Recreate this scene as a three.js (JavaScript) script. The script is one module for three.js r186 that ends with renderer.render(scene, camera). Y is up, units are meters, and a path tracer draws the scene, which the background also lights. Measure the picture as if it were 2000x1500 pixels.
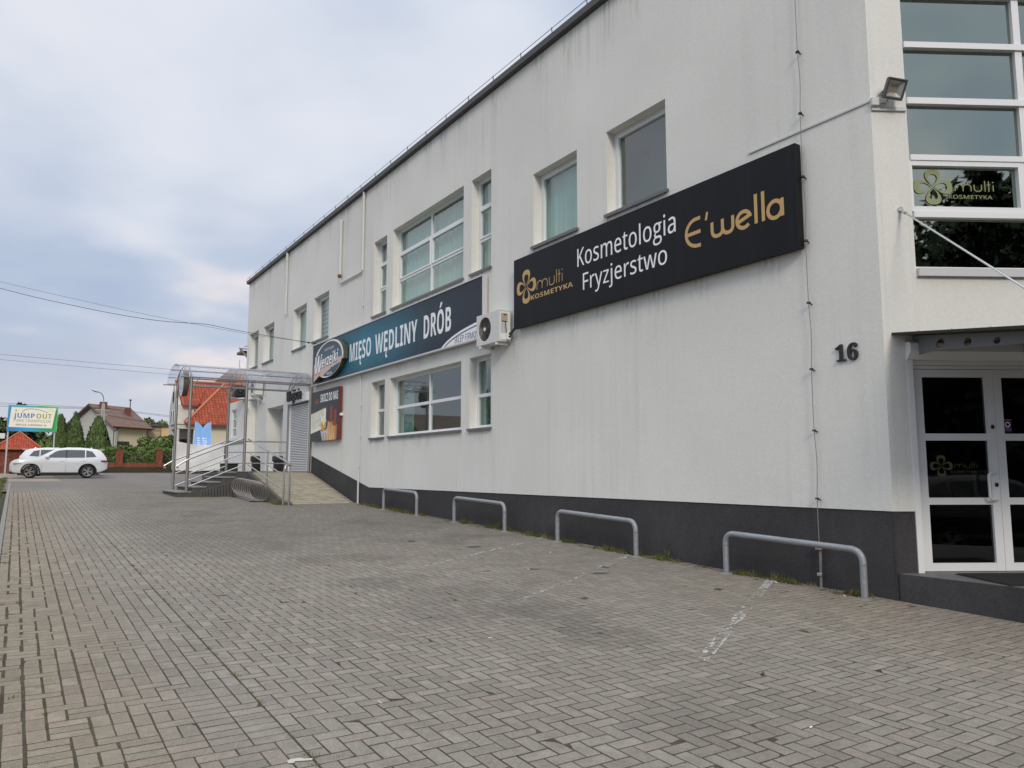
import * as THREE from 'three';
import { mergeGeometries, mergeVertices, toCreasedNormals } from 'three/addons/utils/BufferGeometryUtils.js';
import { RoundedBoxGeometry } from 'three/addons/geometries/RoundedBoxGeometry.js';
import { TextGeometry } from 'three/addons/geometries/TextGeometry.js';
import { FontLoader } from 'three/addons/loaders/FontLoader.js';
import { Brush, Evaluator, SUBTRACTION } from 'three-bvh-csg';

// ---------- camera, sky, sun, exposure ----------
// y = 0 is the photographer's eye level; -z runs along the long facade, x = 8.5 is its plane.
const scene = new THREE.Scene();
const camera = new THREE.PerspectiveCamera(53.13, 4 / 3, 0.1, 900);
const PITCH = 0.112852, YAW = 0.572060;
camera.position.set(0, 0, 0);
camera.lookAt(Math.sin(YAW) * Math.cos(PITCH), Math.sin(PITCH), -Math.cos(YAW) * Math.cos(PITCH));
scene.add(camera);
const renderer = new THREE.WebGLRenderer({ antialias: true });
renderer.setSize(1024, 768);
renderer.toneMapping = THREE.LinearToneMapping;
renderer.toneMappingExposure = 1.28;
renderer.shadowMap.enabled = true;
renderer.shadowMap.type = THREE.PCFSoftShadowMap;

const sun = new THREE.DirectionalLight(new THREE.Color(1.0, 0.9, 0.77), 1.25);
sun.position.set(-24, 40, 52);
sun.target.position.set(0, 0, -12);
sun.castShadow = true;
sun.shadow.radius = 28;
sun.shadow.mapSize.set(2048, 2048);
Object.assign(sun.shadow.camera, { left: -60, right: 60, top: 60, bottom: -60, near: 1, far: 200 });
scene.add(sun, sun.target);

// seeded randomness
function rng(seed) { let a = seed >>> 0; return () => { a = (a + 0x6d2b79f5) | 0; let t = Math.imul(a ^ (a >>> 15), 1 | a); t = (t + Math.imul(t ^ (t >>> 7), 61 | t)) ^ t; return ((t ^ (t >>> 14)) >>> 0) / 4294967296; }; }
const clamp = (v, a = 0, b = 1) => Math.min(b, Math.max(a, v));
const lerp = (a, b, t) => a + (b - a) * t;
const sstep = (a, b, v) => { const t = clamp((v - a) / (b - a)); return t * t * (3 - 2 * t); };
const hash3 = (x, y, z, s) => { let h = Math.imul(x, 374761393) ^ Math.imul(y, 668265263) ^ Math.imul(z, 2147483647) ^ Math.imul(s, 1274126177); h = Math.imul(h ^ (h >>> 13), 1274126177); return ((h ^ (h >>> 16)) >>> 0) / 4294967296; };
function noise3(x, y, z, s = 0) {
  const xi = Math.floor(x), yi = Math.floor(y), zi = Math.floor(z), f = (t) => t * t * (3 - 2 * t);
  const u = f(x - xi), v = f(y - yi), w = f(z - zi);
  const c = (i, j, k) => hash3(xi + i, yi + j, zi + k, s);
  return lerp(lerp(lerp(c(0, 0, 0), c(1, 0, 0), u), lerp(c(0, 1, 0), c(1, 1, 0), u), v), lerp(lerp(c(0, 0, 1), c(1, 0, 1), u), lerp(c(0, 1, 1), c(1, 1, 1), u), v), w);
}
const fbm3 = (x, y, z, o, s) => { let a = 0.5, r = 0, n = 0; for (let i = 0; i < o; i++) { r += a * noise3(x, y, z, s + i); n += a; a *= 0.5; x *= 2.03; y *= 2.03; z *= 2.03; } return r / n; };
const lin = (c) => (c <= 0.04045 ? c / 12.92 : Math.pow((c + 0.055) / 1.055, 2.4));
const rgb = (r, g, b) => [lin(r / 255), lin(g / 255), lin(b / 255)];

// an overcast evening sky, computed once: soft layered cloud, bluer gaps, a little warm light on cloud edges
{
  const W = 1536, H = 768, px = new Float32Array(W * H * 4);
  const mix3 = (a, b, t) => [lerp(a[0], b[0], t), lerp(a[1], b[1], t), lerp(a[2], b[2], t)];
  const LOW = rgb(184, 187, 197), BLUE = rgb(148, 165, 190), GREY = rgb(178, 186, 202), PALE = rgb(203, 207, 216), WARM = rgb(222, 211, 208), GROUND = rgb(120, 117, 113), WHITE = rgb(214, 215, 217);
  for (let j = 0; j < H; j++) {
    const el = ((j + 0.5) / H - 0.5) * Math.PI, sy = Math.sin(el), cy = Math.cos(el);
    for (let i = 0; i < W; i++) {
      const az = ((i + 0.5) / W - 0.5) * 2 * Math.PI, x = Math.cos(az) * cy, z = Math.sin(az) * cy;
      let c;
      if (sy < -0.02) c = GROUND;
      else {
        const k = 1 / (Math.max(sy, 0) + 0.27), u = x * k, v = z * k;
        const wx = fbm3(u * 0.7 + 7, v * 0.7, 3, 3, 11) - 0.5, wz = fbm3(u * 0.7, v * 0.7 + 9, 5, 3, 17) - 0.5;
        const big = fbm3(u * 0.8 + wx * 0.9 + 20, v * 0.8 + wz * 0.9 + 4, 1.5, 5, 23);
        const fine = fbm3(u * 2.6 + wx * 1.2 + 2, v * 2.6 + wz * 1.2, 4.5, 5, 41);
        const t = sstep(0.37, 0.63, big * 0.56 + fine * 0.44 - 0.07 * sstep(0.36, 0.16, sy) + 0.025 * sstep(0.3, 0.5, sy));
        c = mix3(BLUE, PALE, t);
        c = mix3(c, GREY, 0.12);
        const w = sstep(0.52, 0.70, fine) * sstep(0.62, 0.08, sy) * 0.9;
        c = mix3(c, WARM, w);
        c = mix3(LOW, c, sstep(0.0, 0.22, sy + (fine - 0.5) * 0.12));
        const zen = sstep(0.5, 0.95, sy), up = 1 + 1.05 * zen; c = mix3(c, WHITE, 0.75 * zen);
        c = [c[0] * up, c[1] * up, c[2] * up];
        c = mix3(GROUND, c, sstep(-0.02, 0.0, sy));
      }
      const q = (j * W + i) * 4; px[q] = c[0]; px[q + 1] = c[1]; px[q + 2] = c[2]; px[q + 3] = 1;
    }
  }
  const sky = new THREE.DataTexture(px, W, H, THREE.RGBAFormat, THREE.FloatType);
  sky.mapping = THREE.EquirectangularReflectionMapping; sky.magFilter = THREE.LinearFilter; sky.minFilter = THREE.LinearFilter; sky.needsUpdate = true;
  scene.background = sky; scene.environment = sky;
}

// ---------- helpers ----------
const V = (x, y, z) => new THREE.Vector3(x, y, z);
const used = new Map();
function numbered(n) { const k = used.get(n) || 0; used.set(n, k + 1); return k ? n + '_' + String(k).padStart(3, '0') : n; }
const lists = (g) => (Array.isArray(g) ? g.flat(9) : [g]);
function merge(gs) {
  gs = lists(gs);
  if (gs.length === 1) return gs[0];
  const color = gs.every((g) => g.attributes.color);
  return mergeGeometries(gs.map((g) => {
    const h = g.index ? g.toNonIndexed() : g.clone();
    for (const k of Object.keys(h.attributes)) if (!(['position', 'normal', 'uv'].includes(k) || (k === 'color' && color))) h.deleteAttribute(k);
    return h;
  }));
}
function obj(name, gs, mat, parent, label) {
  const m = new THREE.Mesh(merge(gs), mat);
  m.name = parent ? name : numbered(name);
  m.castShadow = m.receiveShadow = true;
  if (label) m.userData.label = label;
  (parent || scene).add(m);
  return m;
}
function tag(o, label, category, group) { o.userData.label = label; o.userData.category = category; if (group) o.userData.group = group; return o; }
function thing(name, label, category, group) { const o = new THREE.Group(); o.name = numbered(name); scene.add(o); return tag(o, label, category, group); }
function struct(name, gs, mat) { const m = obj(name, gs, mat); m.userData.kind = 'structure'; return m; }
function settle(o) {                                     // put a thing's origin at the middle of its base
  const b = new THREE.Box3().setFromObject(o), c = V((b.min.x + b.max.x) / 2, b.min.y, (b.min.z + b.max.z) / 2);
  for (const k of o.children) k.position.sub(c);
  o.position.add(c); return o;
}
function dup(o, p, ry, label, group) { const c = o.clone(); c.name = numbered(o.name.replace(/_\d{3}$/, '')); scene.add(c); c.position.copy(p); c.rotation.y = ry; c.userData = { ...o.userData }; if (label) c.userData.label = label; if (group) c.userData.group = group; return c; }
const box = (x0, x1, y0, y1, z0, z1) => new THREE.BoxGeometry(Math.abs(x1 - x0), Math.abs(y1 - y0), Math.abs(z1 - z0)).translate((x0 + x1) / 2, (y0 + y1) / 2, (z0 + z1) / 2);
const rbox = (x0, x1, y0, y1, z0, z1, r = 0.008, s = 2) => new RoundedBoxGeometry(Math.abs(x1 - x0), Math.abs(y1 - y0), Math.abs(z1 - z0), s, r).translate((x0 + x1) / 2, (y0 + y1) / 2, (z0 + z1) / 2);
function rod(a, b, r, seg = 10, r2 = r) {
  const d = b.clone().sub(a), g = new THREE.CylinderGeometry(r2, r, d.length(), seg);
  g.applyQuaternion(new THREE.Quaternion().setFromUnitVectors(V(0, 1, 0), d.clone().normalize()));
  return g.translate((a.x + b.x) / 2, (a.y + b.y) / 2, (a.z + b.z) / 2);
}
function bent(pts, rad, r, seg = 12) {                    // a pipe along straight runs with rounded bends
  const path = new THREE.CurvePath(); let prev = pts[0];
  for (let i = 1; i < pts.length - 1; i++) {
    const a = pts[i].clone().add(pts[i - 1].clone().sub(pts[i]).setLength(rad)), b = pts[i].clone().add(pts[i + 1].clone().sub(pts[i]).setLength(rad));
    if (prev.distanceTo(a) > 1e-4) path.add(new THREE.LineCurve3(prev, a));
    path.add(new THREE.QuadraticBezierCurve3(a, pts[i], b)); prev = b;
  }
  path.add(new THREE.LineCurve3(prev, pts[pts.length - 1]));
  return new THREE.TubeGeometry(path, Math.max(24, (pts.length - 1) * 14), r, seg);
}
const tube = (pts, r, n = 32, seg = 8) => new THREE.TubeGeometry(new THREE.CatmullRomCurve3(pts), n, r, seg);
const poly = (pts) => new THREE.Shape(pts.map((p) => new THREE.Vector2(p[0], p[1])));
const ext = (shape, d, bevel = 0) => new THREE.ExtrudeGeometry(shape, { depth: d, bevelEnabled: bevel > 0, bevelThickness: bevel, bevelSize: bevel, bevelSegments: 2, curveSegments: 24 });
// wall frames: local x runs to the right as one faces the wall, y up, z out of the wall
const FAC = new THREE.Matrix4().makeBasis(V(0, 0, 1), V(0, 1, 0), V(-1, 0, 0)).setPosition(8.5, 0, 0);
const CX = 8.5, CZ = -5.13, UX = 0.8660254, UZ = 0.5, NX = -0.5, NZ = 0.8660254;
const FRO = new THREE.Matrix4().makeBasis(V(UX, 0, UZ), V(0, 1, 0), V(NX, 0, NZ)).setPosition(CX, 0, CZ);
const on = (M, gs) => lists(gs).map((g) => g.clone().applyMatrix4(M));
const pt = (M, x, y, z) => V(x, y, z).applyMatrix4(M);

// height of the paved ground, which climbs gently away from the camera
const GK = [[30, -2.5], [10, -1.93], [0, -1.61], [-5.3, -1.455], [-9.5, -1.324], [-13.2, -1.19], [-19.8, -0.99], [-25.9, -0.79], [-36, -0.57], [-49, -0.37], [-62, -0.12], [-70, 0], [-400, 0.4]];
function G(z) { for (let i = 1; i < GK.length; i++) if (z >= GK[i][0]) { const [a, ya] = GK[i - 1], [b, yb] = GK[i]; return lerp(ya, yb, clamp((z - a) / (b - a))); } return GK[GK.length - 1][1]; }

// ---------- textures ----------
function canvasTex(w, h, draw, srgb = true) { const c = document.createElement('canvas'); c.width = w; c.height = h; draw(c.getContext('2d'), w, h); const t = new THREE.CanvasTexture(c); if (srgb) t.colorSpace = THREE.SRGBColorSpace; t.wrapS = t.wrapT = THREE.RepeatWrapping; return t; }
function grid(w, h, cx, cy, seed) {                       // tileable value noise
  const r = rng(seed), L = new Float32Array(cx * cy), o = new Float32Array(w * h); for (let i = 0; i < L.length; i++) L[i] = r();
  for (let j = 0; j < h; j++) { const y = (j / h) * cy, y0 = Math.floor(y), fy = y - y0, v = fy * fy * (3 - 2 * fy), a = (y0 % cy) * cx, b = ((y0 + 1) % cy) * cx;
    for (let i = 0; i < w; i++) { const x = (i / w) * cx, x0 = Math.floor(x), fx = x - x0, u = fx * fx * (3 - 2 * fx), c = x0 % cx, d = (x0 + 1) % cx; o[j * w + i] = lerp(lerp(L[a + c], L[a + d], u), lerp(L[b + c], L[b + d], u), v); } }
  return o;
}
function fbmGrid(w, h, cx, cy, oct, seed) { const o = new Float32Array(w * h); let a = 0.5, n = 0; for (let k = 0; k < oct; k++) { const g = grid(w, h, Math.min(cx, w), Math.min(cy, h), seed + k * 7); for (let i = 0; i < o.length; i++) o[i] += a * g[i]; n += a; a *= 0.55; cx *= 2; cy *= 2; } for (let i = 0; i < o.length; i++) o[i] /= n; return o; }
function dataTex(w, h, fn, srgb) {
  const d = new Uint8Array(w * h * 4);
  for (let i = 0; i < w * h; i++) { const c = fn(i, i % w, (i / w) | 0); if (typeof c === 'number') d[4 * i] = d[4 * i + 1] = d[4 * i + 2] = clamp(c) * 255; else { d[4 * i] = clamp(c[0]) * 255; d[4 * i + 1] = clamp(c[1]) * 255; d[4 * i + 2] = clamp(c[2]) * 255; } d[4 * i + 3] = 255; }
  const t = new THREE.DataTexture(d, w, h); t.wrapS = t.wrapT = THREE.RepeatWrapping; t.magFilter = THREE.LinearFilter; t.minFilter = THREE.LinearMipmapLinearFilter; t.generateMipmaps = true; if (srgb) t.colorSpace = THREE.SRGBColorSpace; t.needsUpdate = true; return t;
}
const rep = (t, x, y = x, oy = 0) => { const c = t.clone(); c.repeat.set(x, y); c.offset.y = oy; c.needsUpdate = true; return c; };

const T = {};
{ // roughcast render: soft blotches, faint rain streaks from above
  const w = 1024, h = 1024, a = fbmGrid(w, h, 5, 5, 5, 3), s = fbmGrid(w, h, 150, 2, 3, 9), s2 = fbmGrid(w, h, 40, 3, 3, 29), sp = grid(w, h, 512, 512, 5), m = fbmGrid(w, h, 7, 4, 3, 77);
  T.wall = dataTex(w, h, (i, x, y) => { const up = 0.35 + 0.65 * sstep(0.25, 0.95, y / h); const st = sstep(0.50, 0.80, s[i]) * sstep(0.35, 0.62, m[i]) * up; let v = 0.872 + (a[i] - 0.5) * 0.06 - st * 0.05 - sstep(0.55, 0.8, s2[i]) * 0.012 + (sp[i] - 0.5) * 0.03; return [v, v * 0.998, v * 0.972]; }, true);
  const n = fbmGrid(512, 512, 96, 96, 3, 13), n2 = grid(512, 512, 256, 256, 15);
  T.stucco = dataTex(512, 512, (i) => n[i] * 0.75 + n2[i] * 0.25);
  const p = fbmGrid(512, 512, 6, 4, 5, 19), pq = grid(512, 512, 256, 256, 16), ps = fbmGrid(512, 512, 60, 2, 3, 21);
  T.plinth = dataTex(512, 512, (i) => { const v = 0.232 + (p[i] - 0.5) * 0.09 + (pq[i] - 0.5) * 0.05 + sstep(0.6, 0.85, ps[i]) * 0.012; return [v * 1.0, v * 0.98, v * 1.0]; }, true);
}
{ // concrete block grain
  const a = fbmGrid(512, 512, 5, 5, 4, 51), g = grid(512, 512, 200, 200, 52), g2 = grid(512, 512, 400, 400, 53), b = fbmGrid(512, 512, 40, 40, 3, 54);
  T.grain = dataTex(512, 512, (i) => { const v = 0.80 + (a[i] - 0.5) * 0.16 + (g[i] - 0.5) * 0.17 + (g2[i] - 0.5) * 0.22 + (b[i] - 0.5) * 0.1 + (g2[i] > 0.965 ? 0.2 : 0); return v; }, true);
  T.grainBump = dataTex(512, 512, (i) => g[i] * 0.5 + g2[i] * 0.3 + b[i] * 0.4);
}
{ const a = fbmGrid(512, 512, 4, 4, 6, 61), b = grid(512, 512, 240, 240, 63), c = fbmGrid(512, 512, 30, 30, 3, 66);
  T.soil = dataTex(512, 512, (i) => { const v = 0.35 + (a[i] - 0.5) * 0.2 + (b[i] - 0.5) * 0.24; const g = sstep(0.5, 0.75, c[i]); return [v * 1.0, v * (0.94 + g * 0.10), v * (0.84 - g * 0.16)]; }, true);
  T.cloudy = dataTex(512, 512, (i) => a[i]); }
T.brick = canvasTex(512, 512, (g, w, h) => { g.fillStyle = '#8f7a6c'; g.fillRect(0, 0, w, h); const r = rng(5); for (let j = 0; j < 16; j++) for (let i = -1; i < 9; i++) { const t = r(), k = r(); g.fillStyle = `rgb(${128 + t * 46},${62 + t * 26 + k * 8},${44 + t * 20})`; g.fillRect(i * 64 + (j % 2) * 32 + 3, j * 32 + 3, 58, 26); } });
T.block = canvasTex(512, 512, (g, w, h) => { g.fillStyle = '#8d8678'; g.fillRect(0, 0, w, h); const r = rng(15); for (let j = 0; j < 16; j++) for (let i = -1; i < 9; i++) { const t = r(); g.fillStyle = `rgb(${176 + t * 34},${166 + t * 30},${148 + t * 26})`; g.fillRect(i * 64 + (j % 2) * 32 + 2, j * 32 + 2, 60, 28); } });
T.tile = canvasTex(256, 256, (g, w, h) => { const r = rng(8); g.fillStyle = '#7d3a22'; g.fillRect(0, 0, w, h); for (let j = 0; j < 8; j++) for (let i = -1; i < 9; i++) { const t = r(); g.fillStyle = `rgb(${178 + t * 40},${84 + t * 26},${50 + t * 20})`; g.beginPath(); g.ellipse(i * 32 + 16, j * 32 + 14, 14.5, 15, 0, 0, 7); g.fill(); g.fillRect(i * 32 + 2, j * 32, 28, 16); } });
T.tileBump = canvasTex(256, 256, (g, w, h) => { for (let j = 0; j < 8; j++) { const q = g.createLinearGradient(0, j * 32, 0, j * 32 + 32); q.addColorStop(0, '#333'); q.addColorStop(0.92, '#fff'); q.addColorStop(1, '#222'); g.fillStyle = q; g.fillRect(0, j * 32, w, 32); } for (let i = 0; i < 8; i++) { g.fillStyle = 'rgba(0,0,0,.5)'; g.fillRect(i * 32, 0, 3, h); } }, false);

// ---------- materials ----------
const std = (color, roughness = 0.8, more = {}) => new THREE.MeshStandardMaterial({ color: new THREE.Color().setRGB(...(Array.isArray(color) ? color : [color, color, color])), roughness, ...more });
const phy = (color, roughness, more = {}) => new THREE.MeshPhysicalMaterial({ color: new THREE.Color().setRGB(...(Array.isArray(color) ? color : [color, color, color])), roughness, ...more });
const M = {
  wall: std(0.98, 0.95, { map: rep(T.wall, 1 / 9, 1 / 9.4, 0.07), bumpMap: rep(T.stucco, 1 / 0.62), bumpScale: 0.0028 }),
  plinth: std(1, 0.92, { map: rep(T.plinth, 1 / 3.1), bumpMap: rep(T.stucco, 1 / 0.9), bumpScale: 0.004 }),
  pvc: std([0.76, 0.77, 0.78], 0.38), steel: std([0.56, 0.555, 0.55], 0.25, { metalness: 0.92 }), satin: std([0.34, 0.32, 0.30], 0.42, { metalness: 0.8 }),
  galv: std([0.46, 0.49, 0.53], 0.5, { metalness: 0.25, map: rep(T.grain, 2) }), flashing: std([0.085, 0.08, 0.078], 0.55, { metalness: 0.3 }), sill: std([0.17, 0.168, 0.165], 0.45, { metalness: 0.3 }),
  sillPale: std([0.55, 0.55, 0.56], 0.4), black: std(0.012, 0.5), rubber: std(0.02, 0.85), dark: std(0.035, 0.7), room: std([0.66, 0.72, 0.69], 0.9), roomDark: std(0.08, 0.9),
  glass: phy([0.70, 0.90, 0.85], 0.015, { transmission: 1, thickness: 0, ior: 2.2, specularIntensity: 1, specularColor: new THREE.Color().setRGB(0.8, 1, 0.93) }), glassDark: phy([0.17, 0.2, 0.2], 0.012, { transmission: 1, thickness: 0, ior: 1.62 }), glassFront: std([0.345, 0.378, 0.325], 0.015, { metalness: 1 }),
  curtain: std([0.40, 0.50, 0.49], 0.9, { side: THREE.DoubleSide }), curtainDark: std([0.22, 0.30, 0.30], 0.9, { side: THREE.DoubleSide }),
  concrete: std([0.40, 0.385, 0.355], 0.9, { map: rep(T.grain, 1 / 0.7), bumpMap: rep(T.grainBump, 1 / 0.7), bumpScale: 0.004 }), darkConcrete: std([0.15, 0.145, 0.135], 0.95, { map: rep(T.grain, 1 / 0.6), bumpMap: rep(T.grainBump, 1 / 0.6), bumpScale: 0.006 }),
  white: std(0.72, 0.6), wire: std(0.03, 0.7), plasticPipe: std([0.60, 0.60, 0.59], 0.6), rust: std([0.22, 0.08, 0.03], 0.9),
};

// ---------- the ground ----------
function sheet(x0, x1, z0, z1, nx, zs, dy, uvs = 1) {      // a strip of ground that follows G(z)
  const P = [], U = [], I = [];
  for (let j = 0; j < zs.length; j++) for (let i = 0; i <= nx; i++) { const x = lerp(x0, x1, i / nx); P.push(x, G(zs[j]) + dy, zs[j]); U.push(x * uvs, -zs[j] * uvs); }
  for (let j = 0; j < zs.length - 1; j++) for (let i = 0; i < nx; i++) { const a = j * (nx + 1) + i, b = a + 1, c = a + nx + 1, d = c + 1; I.push(a, b, d, a, d, c); }
  const g = new THREE.BufferGeometry(); g.setAttribute('position', new THREE.Float32BufferAttribute(P, 3)); g.setAttribute('uv', new THREE.Float32BufferAttribute(U, 2)); g.setIndex(I); g.computeVertexNormals(); return g;
}
const zlist = (a, b) => [a, ...GK.map((k) => k[0]).filter((z) => z < a && z > b), b];
const soilMat = std([0.60, 0.53, 0.45], 0.97, { map: rep(T.soil, 1 / 1.1), bumpMap: rep(T.grainBump, 1 / 0.5), bumpScale: 0.006 });
const earth = std([0.36, 0.40, 0.24], 1, { map: rep(T.soil, 1 / 2.7) });
struct('ground', sheet(-420, 420, 30, -800, 4, zlist(30, -800), -0.06), earth);
const pavement = struct('pavement', sheet(-0.09, 16, 20, -31, 2, zlist(20, -31), -0.0013), soilMat);
const farPave = dataTex(512, 512, (() => { const a = fbmGrid(512, 512, 4, 4, 6, 71), g = grid(512, 512, 130, 130, 72), g2 = grid(512, 512, 500, 500, 74); return (i, x, y) => { const bx = (x % 16) < 1 || (y % 8) < 1; const v = 0.545 + (a[i] - 0.5) * 0.14 + (g[i] - 0.5) * 0.09 + (g2[i] - 0.5) * 0.06 - (bx ? 0.05 : 0); return [v, v * 0.965, v * 0.93]; }; })(), true);
struct('driveway', sheet(-30, 40, -31, -62.6, 3, zlist(-31, -62.6), 0), std([0.60, 0.595, 0.58], 0.9, { map: rep(farPave, 1 / 3.2) }));
struct('light_paving', sheet(-1.2, 1.9, -41.5, -60, 1, zlist(-41.5, -60), 0.006), std([0.98, 0.92, 0.80], 0.9, { map: rep(farPave, 1 / 1.6) }));

// single blocks of the yard: herringbone right of the long seam, mixed courses in the strip left of it
{
  const SX = 1.4, P = [], r = rng(4711), inFoot = (x, z) => x > 8.57 || (z < -25.55 && x > 4.2 && z > -28.6) || (z < -21.75 && x > 6.42);
  const cell = 0.1045, NZc = 305, z0 = -1.5;
  for (let j = 0; j < NZc; j++) for (let i = -1; i < 72; i++) {
    const k = (((i + j) % 4) + 4) % 4;
    if (k === 0 && i + 1 < 72 ) { if (i >= 0) P.push([SX + (i + 1) * cell, z0 - (j + 0.5) * cell, 0, 1]); else P.push([SX + 0.5 * cell, z0 - (j + 0.5) * cell, 0, 0.5]); }
    if (k === 2 && i >= 0) P.push([SX + (i + 0.5) * cell, z0 - (j + 1) * cell, 1, 1]);
  }
  // the strip: fourteen columns whose joints widen towards the left edge
  const cw = []; let x = -0.088; for (let i = 0; i < 14; i++) { cw.push(x); x += 0.0995 + (i < 5 ? 0.0165 - i * 0.003 : 0.0032); } const sc = (SX - 0.004 + 0.088) / (x + 0.088); for (let i = 0; i < 14; i++) cw[i] = -0.088 + (cw[i] + 0.088) * sc; cw.push(SX - 0.002);
  const taken = new Set();
  for (let j = 0; j < NZc; j++) for (let i = 0; i < 14; i++) {
    if (taken.has(i + ',' + j)) continue;
    const zz = z0 - j * cell, far = sstep(-6.5, -8.5, zz), zone = noise3(i * 0.23, j * 0.19, 1, 91), pair = i + 1 < 14 && !taken.has((i + 1) + ',' + j);
    const prefH = lerp(zone > 0.42 ? 0.85 : i < 5 ? 0.34 : 0.2, i < 6 ? 0.62 : 0.5, far);
    if (pair && r() < prefH) { taken.add((i + 1) + ',' + j); P.push([(cw[i] + cw[i + 2]) / 2 - (i < 5 ? 0.006 : 0), zz - cell / 2, 0, 1]); }
    else if (!taken.has(i + ',' + (j + 1))) { taken.add(i + ',' + (j + 1)); P.push([(cw[i] + cw[i + 1]) / 2 - (i < 5 ? 0.006 : 0), zz - cell, 1, 1]); }
    else P.push([(cw[i] + cw[i + 1]) / 2 - (i < 5 ? 0.006 : 0), zz - cell / 2, 0, 0.5]);
  }
  const variants = [];
  for (let v = 0; v < 8; v++) for (const len of [1, 0.5]) {
    const L = 0.2 * len - (len < 1 ? 0.0035 : 0), W = 0.0958, c = 0.0035, jit = rng(v * 13 + 7);
    const ring = (dx, dz, y) => [[-L / 2 + dx, y, -W / 2 + dz], [L / 2 - dx, y, -W / 2 + dz], [L / 2 - dx, y, W / 2 - dz], [-L / 2 + dx, y, W / 2 - dz]].map((p) => [p[0] + (jit() - 0.5) * 0.0022, p[1] + (y === 0 ? (jit() - 0.5) * 0.0012 : 0), p[2] + (jit() - 0.5) * 0.0022]);
    const A = ring(c, c, 0), B = ring(0, 0, -0.0022), C = B.map((p) => [p[0], -0.03, p[2]]), pos = [], uv = [];
    const tri = (...q) => q.forEach((p) => { pos.push(...p); uv.push(p[0] / 0.62 + v * 0.317, p[2] / 0.62 + v * 0.571 + p[1] * 2); });
    const quad = (a, b, d, e) => { tri(a, d, b); tri(a, e, d); };
    quad(A[0], A[1], A[2], A[3]);
    for (let k = 0; k < 4; k++) { const n = (k + 1) % 4; quad(B[k], B[n], A[n], A[k]); quad(C[k], C[n], B[n], B[k]); }
    const g = new THREE.BufferGeometry(); g.setAttribute('position', new THREE.Float32BufferAttribute(pos, 3)); g.setAttribute('uv', new THREE.Float32BufferAttribute(uv, 2)); g.computeVertexNormals(); variants.push(g);
  }
  const tone = (x, z) => {
    const q = fbm3(x * 0.45, z * 0.45, 2, 4, 301), dirt = fbm3(x * 1.1 + 4, z * 1.1, 6, 4, 311), b = 0.375 * (1 - 0.20 * sstep(-8, -15, z) * sstep(1.2, 2.5, x)) * (1 - 0.07 * sstep(SX, SX - 0.3, x)) * (0.86 + 0.28 * q) * (1 - 0.22 * sstep(0.55, 0.75, dirt) * sstep(1.5, 4, x)) * (0.915 + 0.16 * r());
    const warm = x < SX ? 0.10 * sstep(SX, 0.1, x) : 0.05 * sstep(5.5, 7.5, x) * sstep(-9, -5, z), red = r() < 0.42 ? 0.025 * r() + 0.012 : -0.008;
    return new THREE.Color().setRGB(b * (1 + warm * 0.45 + red * 1.1), b * (0.918 - warm * 0.25 - red * 0.2), b * (0.785 - warm * 1.15 + red * 0.3));
  };
  const paverMat = (c) => new THREE.MeshStandardMaterial({ color: c, roughness: 0.93, map: T.grain, bumpMap: T.grainBump, bumpScale: 0.0022 });
  const list = P.filter((p) => !inFoot(p[0], p[1])).map((p) => { const v = Math.floor(r() * 8), g = variants[v * 2 + (p[3] < 1 ? 1 : 0)], slope = Math.atan((G(p[1] - 0.2) - G(p[1] + 0.2)) / 0.4);
    const m = new THREE.Matrix4().compose(V(p[0] + (r() - 0.5) * 0.002, G(p[1]) + (r() - 0.5) * 0.0016, p[1] + (r() - 0.5) * 0.002), new THREE.Quaternion().setFromEuler(new THREE.Euler(slope + (r() - 0.5) * 0.007, (p[2] ? Math.PI / 2 : 0) + (r() < 0.5 ? Math.PI : 0) + (r() - 0.5) * 0.018, (r() - 0.5) * 0.006, 'XYZ')), V(1, 1, 1));
    const c = tone(p[0], p[1]); const q = V(p[0], G(p[1]), p[1]).project(camera), seen = Math.abs(q.x) < 1.0 && Math.abs(q.y) < 1.0 && q.z < 1; return { g, m, c, d: seen ? Math.hypot(p[0], p[1]) : 1e6 + Math.hypot(p[0], p[1]) }; });
  camera.updateMatrixWorld(true); camera.updateProjectionMatrix();
  list.forEach((e) => { const q = V(0, 0, 0).setFromMatrixPosition(e.m), s = q.clone().project(camera); e.d = (Math.abs(s.x) < 0.98 && Math.abs(s.y) < 0.98 && s.z < 1 ? 0 : 1e6) + q.length(); });
  list.sort((a, b) => a.d - b.d);
  const mats = {};
  list.slice(0, 300).forEach((e, i) => { const key = [e.c.r * 90, e.c.g / e.c.r * 60, e.c.b / e.c.r * 50].map(Math.round).join(); if (!mats[key]) mats[key] = paverMat(e.c); const m = new THREE.Mesh(e.g, mats[key]); m.name = i ? 'paver_' + String(i).padStart(3, '0') : 'paver'; m.applyMatrix4(e.m); m.receiveShadow = m.castShadow = true; pavement.add(m); });
  const rest = list.slice(300), shared = paverMat(new THREE.Color(1, 1, 1));
  variants.forEach((g) => {
    const mine = rest.filter((e) => e.g === g); if (!mine.length) return;
    const im = new THREE.InstancedMesh(g, shared, mine.length); im.name = 'pavers'; im.userData.kind = 'stuff'; im.receiveShadow = true;
    mine.forEach((e, i) => { im.setMatrixAt(i, e.m); im.setColorAt(i, e.c); }); pavement.add(im);
  });
}
// kerb along the left edge, a row of grass behind it
{ const zs = []; for (let z = 4; z > -41; z -= 1) zs.push(z); const g = []; for (let i = 0; i < zs.length - 1; i++) { const a = box(-0.17, -0.092, -0.25, 0.012, 0, 0.985); const s = Math.atan(G(zs[i + 1]) - G(zs[i])); a.rotateX(s); a.translate(0, G(zs[i + 1]), zs[i + 1]); g.push(a); }
  struct('kerb', g, M.concrete); }

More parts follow.
